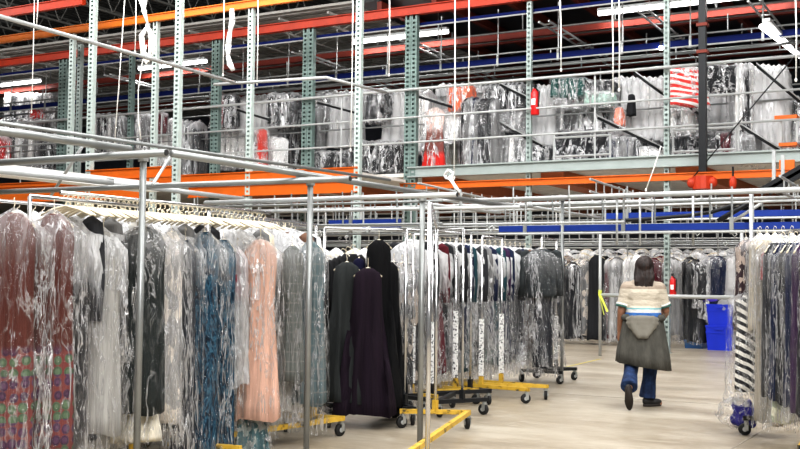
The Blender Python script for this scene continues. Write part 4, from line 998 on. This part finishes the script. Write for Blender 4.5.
# jeans
b = MB()
b.ell((0, 0, .90), (.205, .165, .13))
for hp, kn, an in ((hipL, kneL, ankL), (hipR, kneR, ankR)):
    b.caps(hp, kn, .118, .082, 16); e = kn.lerp(an, .97); b.caps(kn, kn.lerp(an, .5), .082, .074, 16); b.tube([kn.lerp(an, .45), e], [.076, .094], 16)
JE = N('blue_denim'); JE.set(Roughness=.85); jv = JE.noise(JE.coord('Object', (6, 6, 4)), 2.5, 5)
JE.l(JE.ramp(jv, [(.35, (.008, .018, .055)), (.6, (.018, .045, .125)), (.75, (.045, .085, .19))]), JE.b.inputs['Base Color']); JE.bump(JE.noise(JE.coord('Object', (5, 5, 9)), 3, 3), .5, .04)
link(remesh(b, .012, 'jeans'), 'jeans', JE.m, WO)
# shoes
SO = plain('dark_sole', (.03, .022, .018), .7); SH = plain('dark_shoe', (.018, .016, .016), .6)
def shoe(heel, toe, upv):
    d = (toe-heel).normalized(); upv = (upv-d*upv.dot(d)).normalized(); sd = d.cross(upv)
    Mx = Matrix((sd, d, upv)).transposed(); L = (toe-heel).length
    a = MB(); a.ell(heel+d*L*.25+upv*.045, (.042, .075, .055), M=Mx); a.ell(heel+d*L*.68+upv*.032, (.048, .09, .038), M=Mx); a.ell(heel+d*L*.5+upv*.03, (.042, .12, .035), M=Mx)
    o_ = link(remesh(a, .009, 'shoe'), 'shoe', SH, WO)
    s_ = MB(); rings = []
    for z in (-.012, .012):
        rings.append([heel+d*(L*.5+L*.53*sin(2*pi*j/20))+sd*cos(2*pi*j/20)*(.043+.006*sin(2*pi*j/20))+upv*z for j in range(20)])
    s_.loft(rings, True).build('sole', SO, o_, True)
shoe(V((-.18, -.455, .265)), V((-.165, -.385, .015)), V((.0, 1, .3)))
shoe(V((.01, .045, .014)), V((.20, .175, .014)), V((0, 0, 1)))
# shirt (short sleeves) and its sleeve bands
SHIRT = N('cream_knit'); SHIRT.set(Roughness=.9); sep = SHIRT.n('ShaderNodeSeparateXYZ'); tc = SHIRT.n('ShaderNodeTexCoord'); SHIRT.l(tc.outputs['Object'], sep.inputs[0])
z_ = sep.outputs[2]; zz = SHIRT.math('MULTIPLY', SHIRT.math('SUBTRACT', z_, .9), 2.0)
body_c = SHIRT.ramp(zz, [(0, (.04, .12, .36)), (.20, (.05, .16, .42)), (.28, (.62, .62, .61)), (.345, (.62, .62, .61)), (.355, (.20, .42, .45)), (.375, (.20, .42, .45)), (.385, (.50, .45, .37)), (.72, (.51, .46, .38)), (.80, (.33, .27, .215)), (.88, (.38, .32, .26))], 'CONSTANT')
fine = SHIRT.ramp(SHIRT.math('FRACT', SHIRT.math('MULTIPLY', z_, 22)), [(0, .82), (.12, 1)])
mu = SHIRT.n('ShaderNodeMix', data_type='RGBA', blend_type='MULTIPLY'); mu.inputs[0].default_value = .6; SHIRT.l(body_c, mu.inputs[6]); SHIRT.l(fine, mu.inputs[7]); SHIRT.l(mu.outputs[2], SHIRT.b.inputs['Base Color'])
SHIRT.bump(SHIRT.noise(SHIRT.coord('Object', (5, 5, 10)), 2.4, 3), .5, .04)
b = MB(); b.ell((0, 0, 1.23), (.205, .15, .16)); b.ell((0, 0, 1.11), (.20, .16, .17)); b.tube([(0, 0, 1.1), (0, 0, .98)], [.19, .205], 20); b.caps(shL+V((.01, 0, .0)), shR-V((.01, 0, .0)), .085, .085); b.caps((-.09, 0, 1.335), (.09, 0, 1.335), .068, .068)
for sh, el in ((shL, elL), (shR, elR)): b.caps(sh, sh.lerp(el, .5), .084, .072); b.tube([sh.lerp(el, .45), sh.lerp(el, .86)], [.071, .074], 14)
b.caps((0, 0, 1.36), (0, .005, 1.40), .085, .07)
link(remesh(b, .011, 'shirt'), 'shirt', SHIRT.m, WO)
GB = plain('dark_green_band', (.04, .12, .10), .8); WB = plain('white_band', (.8, .8, .77), .8)
for sh, el in ((shL, elL), (shR, elR)):
    MB().tube([sh.lerp(el, .78), sh.lerp(el, .86)], .0775, 14).build('sleeve_band', GB, WO, True); MB().tube([sh.lerp(el, .70), sh.lerp(el, .77)], .077, 14).build('sleeve_band', WB, WO, True)
# hoodie wrapped round the waist
HD = N('olive_grey_fleece'); HD.set(Roughness=.95); hv = HD.noise(HD.coord('Object', (5, 5, 2)), 2.5, 4)
HD.l(HD.ramp(hv, [(.3, (.06, .058, .05)), (.7, (.115, .11, .095))]), HD.b.inputs['Base Color']); HD.bump(HD.noise(HD.coord('Object', (8, 8, 1.5)), 2.2, 3), .7, .05); HD = HD.m
n = 40; rings = []
prof = [(1.0, .19, .16), (.985, .215, .18), (.93, .225, .195), (.85, .24, .21), (.72, .262, .225), (.58, .285, .245), (.45, .295, .255)]
def skirt(off, j, i):
    z, a, c = prof[i]; f_ = 2*pi*j/n; t_ = i/6
    a += off; c += off
    w_ = 1+.05*t_*sin(f_*7+1)+.03*t_*sin(f_*12)
    slant = (-.06*sin(0)+ -.045*cos(f_))*t_
    return V((a*cos(f_)*w_+.0, c*sin(f_)*w_, z+slant))
for i in range(7): rings.append([skirt(0, j, i) for j in range(n)])
for i in range(6, -1, -1): rings.append([skirt(-.015, j, i) for j in range(n)])
hdm = MB().loft(rings, False).build('tied_hoodie', HD, WO, True)
b = MB(); b.caps((-.2, -.1, .985), (.2, -.1, .985), .04, .04); b.caps((-.21, .05, .985), (-.2, -.1, .985), .035, .04); b.caps((.21, .05, .985), (.2, -.1, .985), .035, .04); b.caps((.21, .05, .985), (.0, .2, .97), .035, .035); b.caps((-.21, .05, .985), (.0, .2, .97), .035, .035)
link(remesh(b, .014, 'sleeves'), 'waist_knot', HD, hdm)
HL = plain('paler_grey_hood', (.20, .188, .16), .95)
b = MB()  # hood hanging over the back as a soft triangle
for z, w_ in ((.975, .19), (.93, .19), (.885, .165), (.84, .12), (.80, .07)): b.ell((-.02, -.21-.1*(.97-z), z), (w_, .042, .042)); b.ell((-.02-w_*.6, -.235-.1*(.97-z), z), (.03, .03, .045)); b.ell((-.02+w_*.6, -.235-.1*(.97-z), z), (.03, .03, .045))
hm = link(remesh(b, .014, 'hood'), 'hood', HL, hdm); hm['label'] = 'paler grey hood'
# hair
b = MB(); b.ell(head+V((0, -.01, .015)), (.105, .118, .122), 18, 12); b.ell(head+V((0, -.06, -.08)), (.098, .062, .13)); b.ell(head+V((-.01, -.085, -.19)), (.10, .05, .13)); b.ell(head+V((-.03, -.10, -.30)), (.075, .042, .13))
b.ell(head+V((.075, -.02, -.11)), (.035, .06, .12)); b.ell(head+V((-.08, -.02, -.10)), (.035, .06, .14))
for q_ in range(26):
    a_ = rnd.uniform(-1, 1); x_ = a_*.095; y_ = -.09-.03*rnd.random(); L = rnd.uniform(.32, .52)-.12*abs(a_)
    p0 = head+V((x_*.8, -.07-.03*(1-abs(a_)), .03)); b.tube([p0, p0+V((x_*.25, -.03, -.14)), p0+V((x_*.15-.015, -.045, -L*.75)), p0+V((x_*.0-.03, -.04, -L))], [.014, .015, .012, .005], 6)
link(remesh(b, .008, 'hair', 2), 'hair', HAIR, WO)

# ------------------------------------------------------------------ lights
def area(name, loc, sx, sy, e, c=(1, 1, 1), rot=(0, 0, 0)):
    la = bpy.data.lights.new(name, 'AREA'); la.shape = 'RECTANGLE'; la.size = sx; la.size_y = sy; la.energy = e*.42; la.color = c
    o = bpy.data.objects.new(name, la); COL.objects.link(o); o.location = loc; o.rotation_euler = rot; return o
area('bay_light', (-4, 5, 9.0), 12, 4, 1500); area('bay_light', (-9, 12.5, 9.0), 16, 3, 1300); area('bay_light', (-14, 7, 9.0), 10, 3, 900); area('bay_light', (-2, 0, 8.5), 10, 3, 900)
area('bay_light', (-6, 17, 8.8), 22, 1.0, 900); area('roof_fill', (-16, 12, 8.7), 24, 6, 420, rot=(pi, 0, 0)); area('aisle_fill', (3, -1.5, 6.5), 7, 3, 1500, rot=(.75, 0, .55)); area('aisle_fill', (1.5, 9, 6.5), 5, 2, 700, rot=(.35, 0, .9))  # added unseen fills: one upward for the roof, two tilted onto vertical surfaces
for x in (-16, -10, -4): area('under_deck_fill', (x, 23.4, 3.15), 5, .4, 130); area('under_deck_fill', (x, 26.2, 3.15), 5, .4, 100)  # lamps without fixtures, added to brighten the back under the mezzanine
area('under_deck_fill', (-9, 20.9, 3.2), 16, .3, 150)  # added lamp without a fixture, brightens the far clothes row
for x in (-25, -17, -9, -2): area('facade_fill', (x, 13.5, 8.9), 6, 1.2, 420, rot=(1.15, 0, 0))  # out-of-view lamps added to brighten the upper garments from the front
wd = bpy.data.worlds.new('world'); SC.world = wd; wd.use_nodes = True
bg = wd.node_tree.nodes['Background']; bg.inputs[0].default_value = (.95, .97, 1, 1); bg.inputs[1].default_value = .14
SC.view_settings.view_transform = 'Standard'; SC.view_settings.look = 'None'; SC.view_settings.exposure = 0.75; SC.view_settings.gamma = .82
SC.cycles.transparent_max_bounces = 32; SC.cycles.max_bounces = 6; SC.cycles.diffuse_bounces = 3; SC.cycles.glossy_bounces = 3; SC.cycles.sample_clamp_indirect = 8
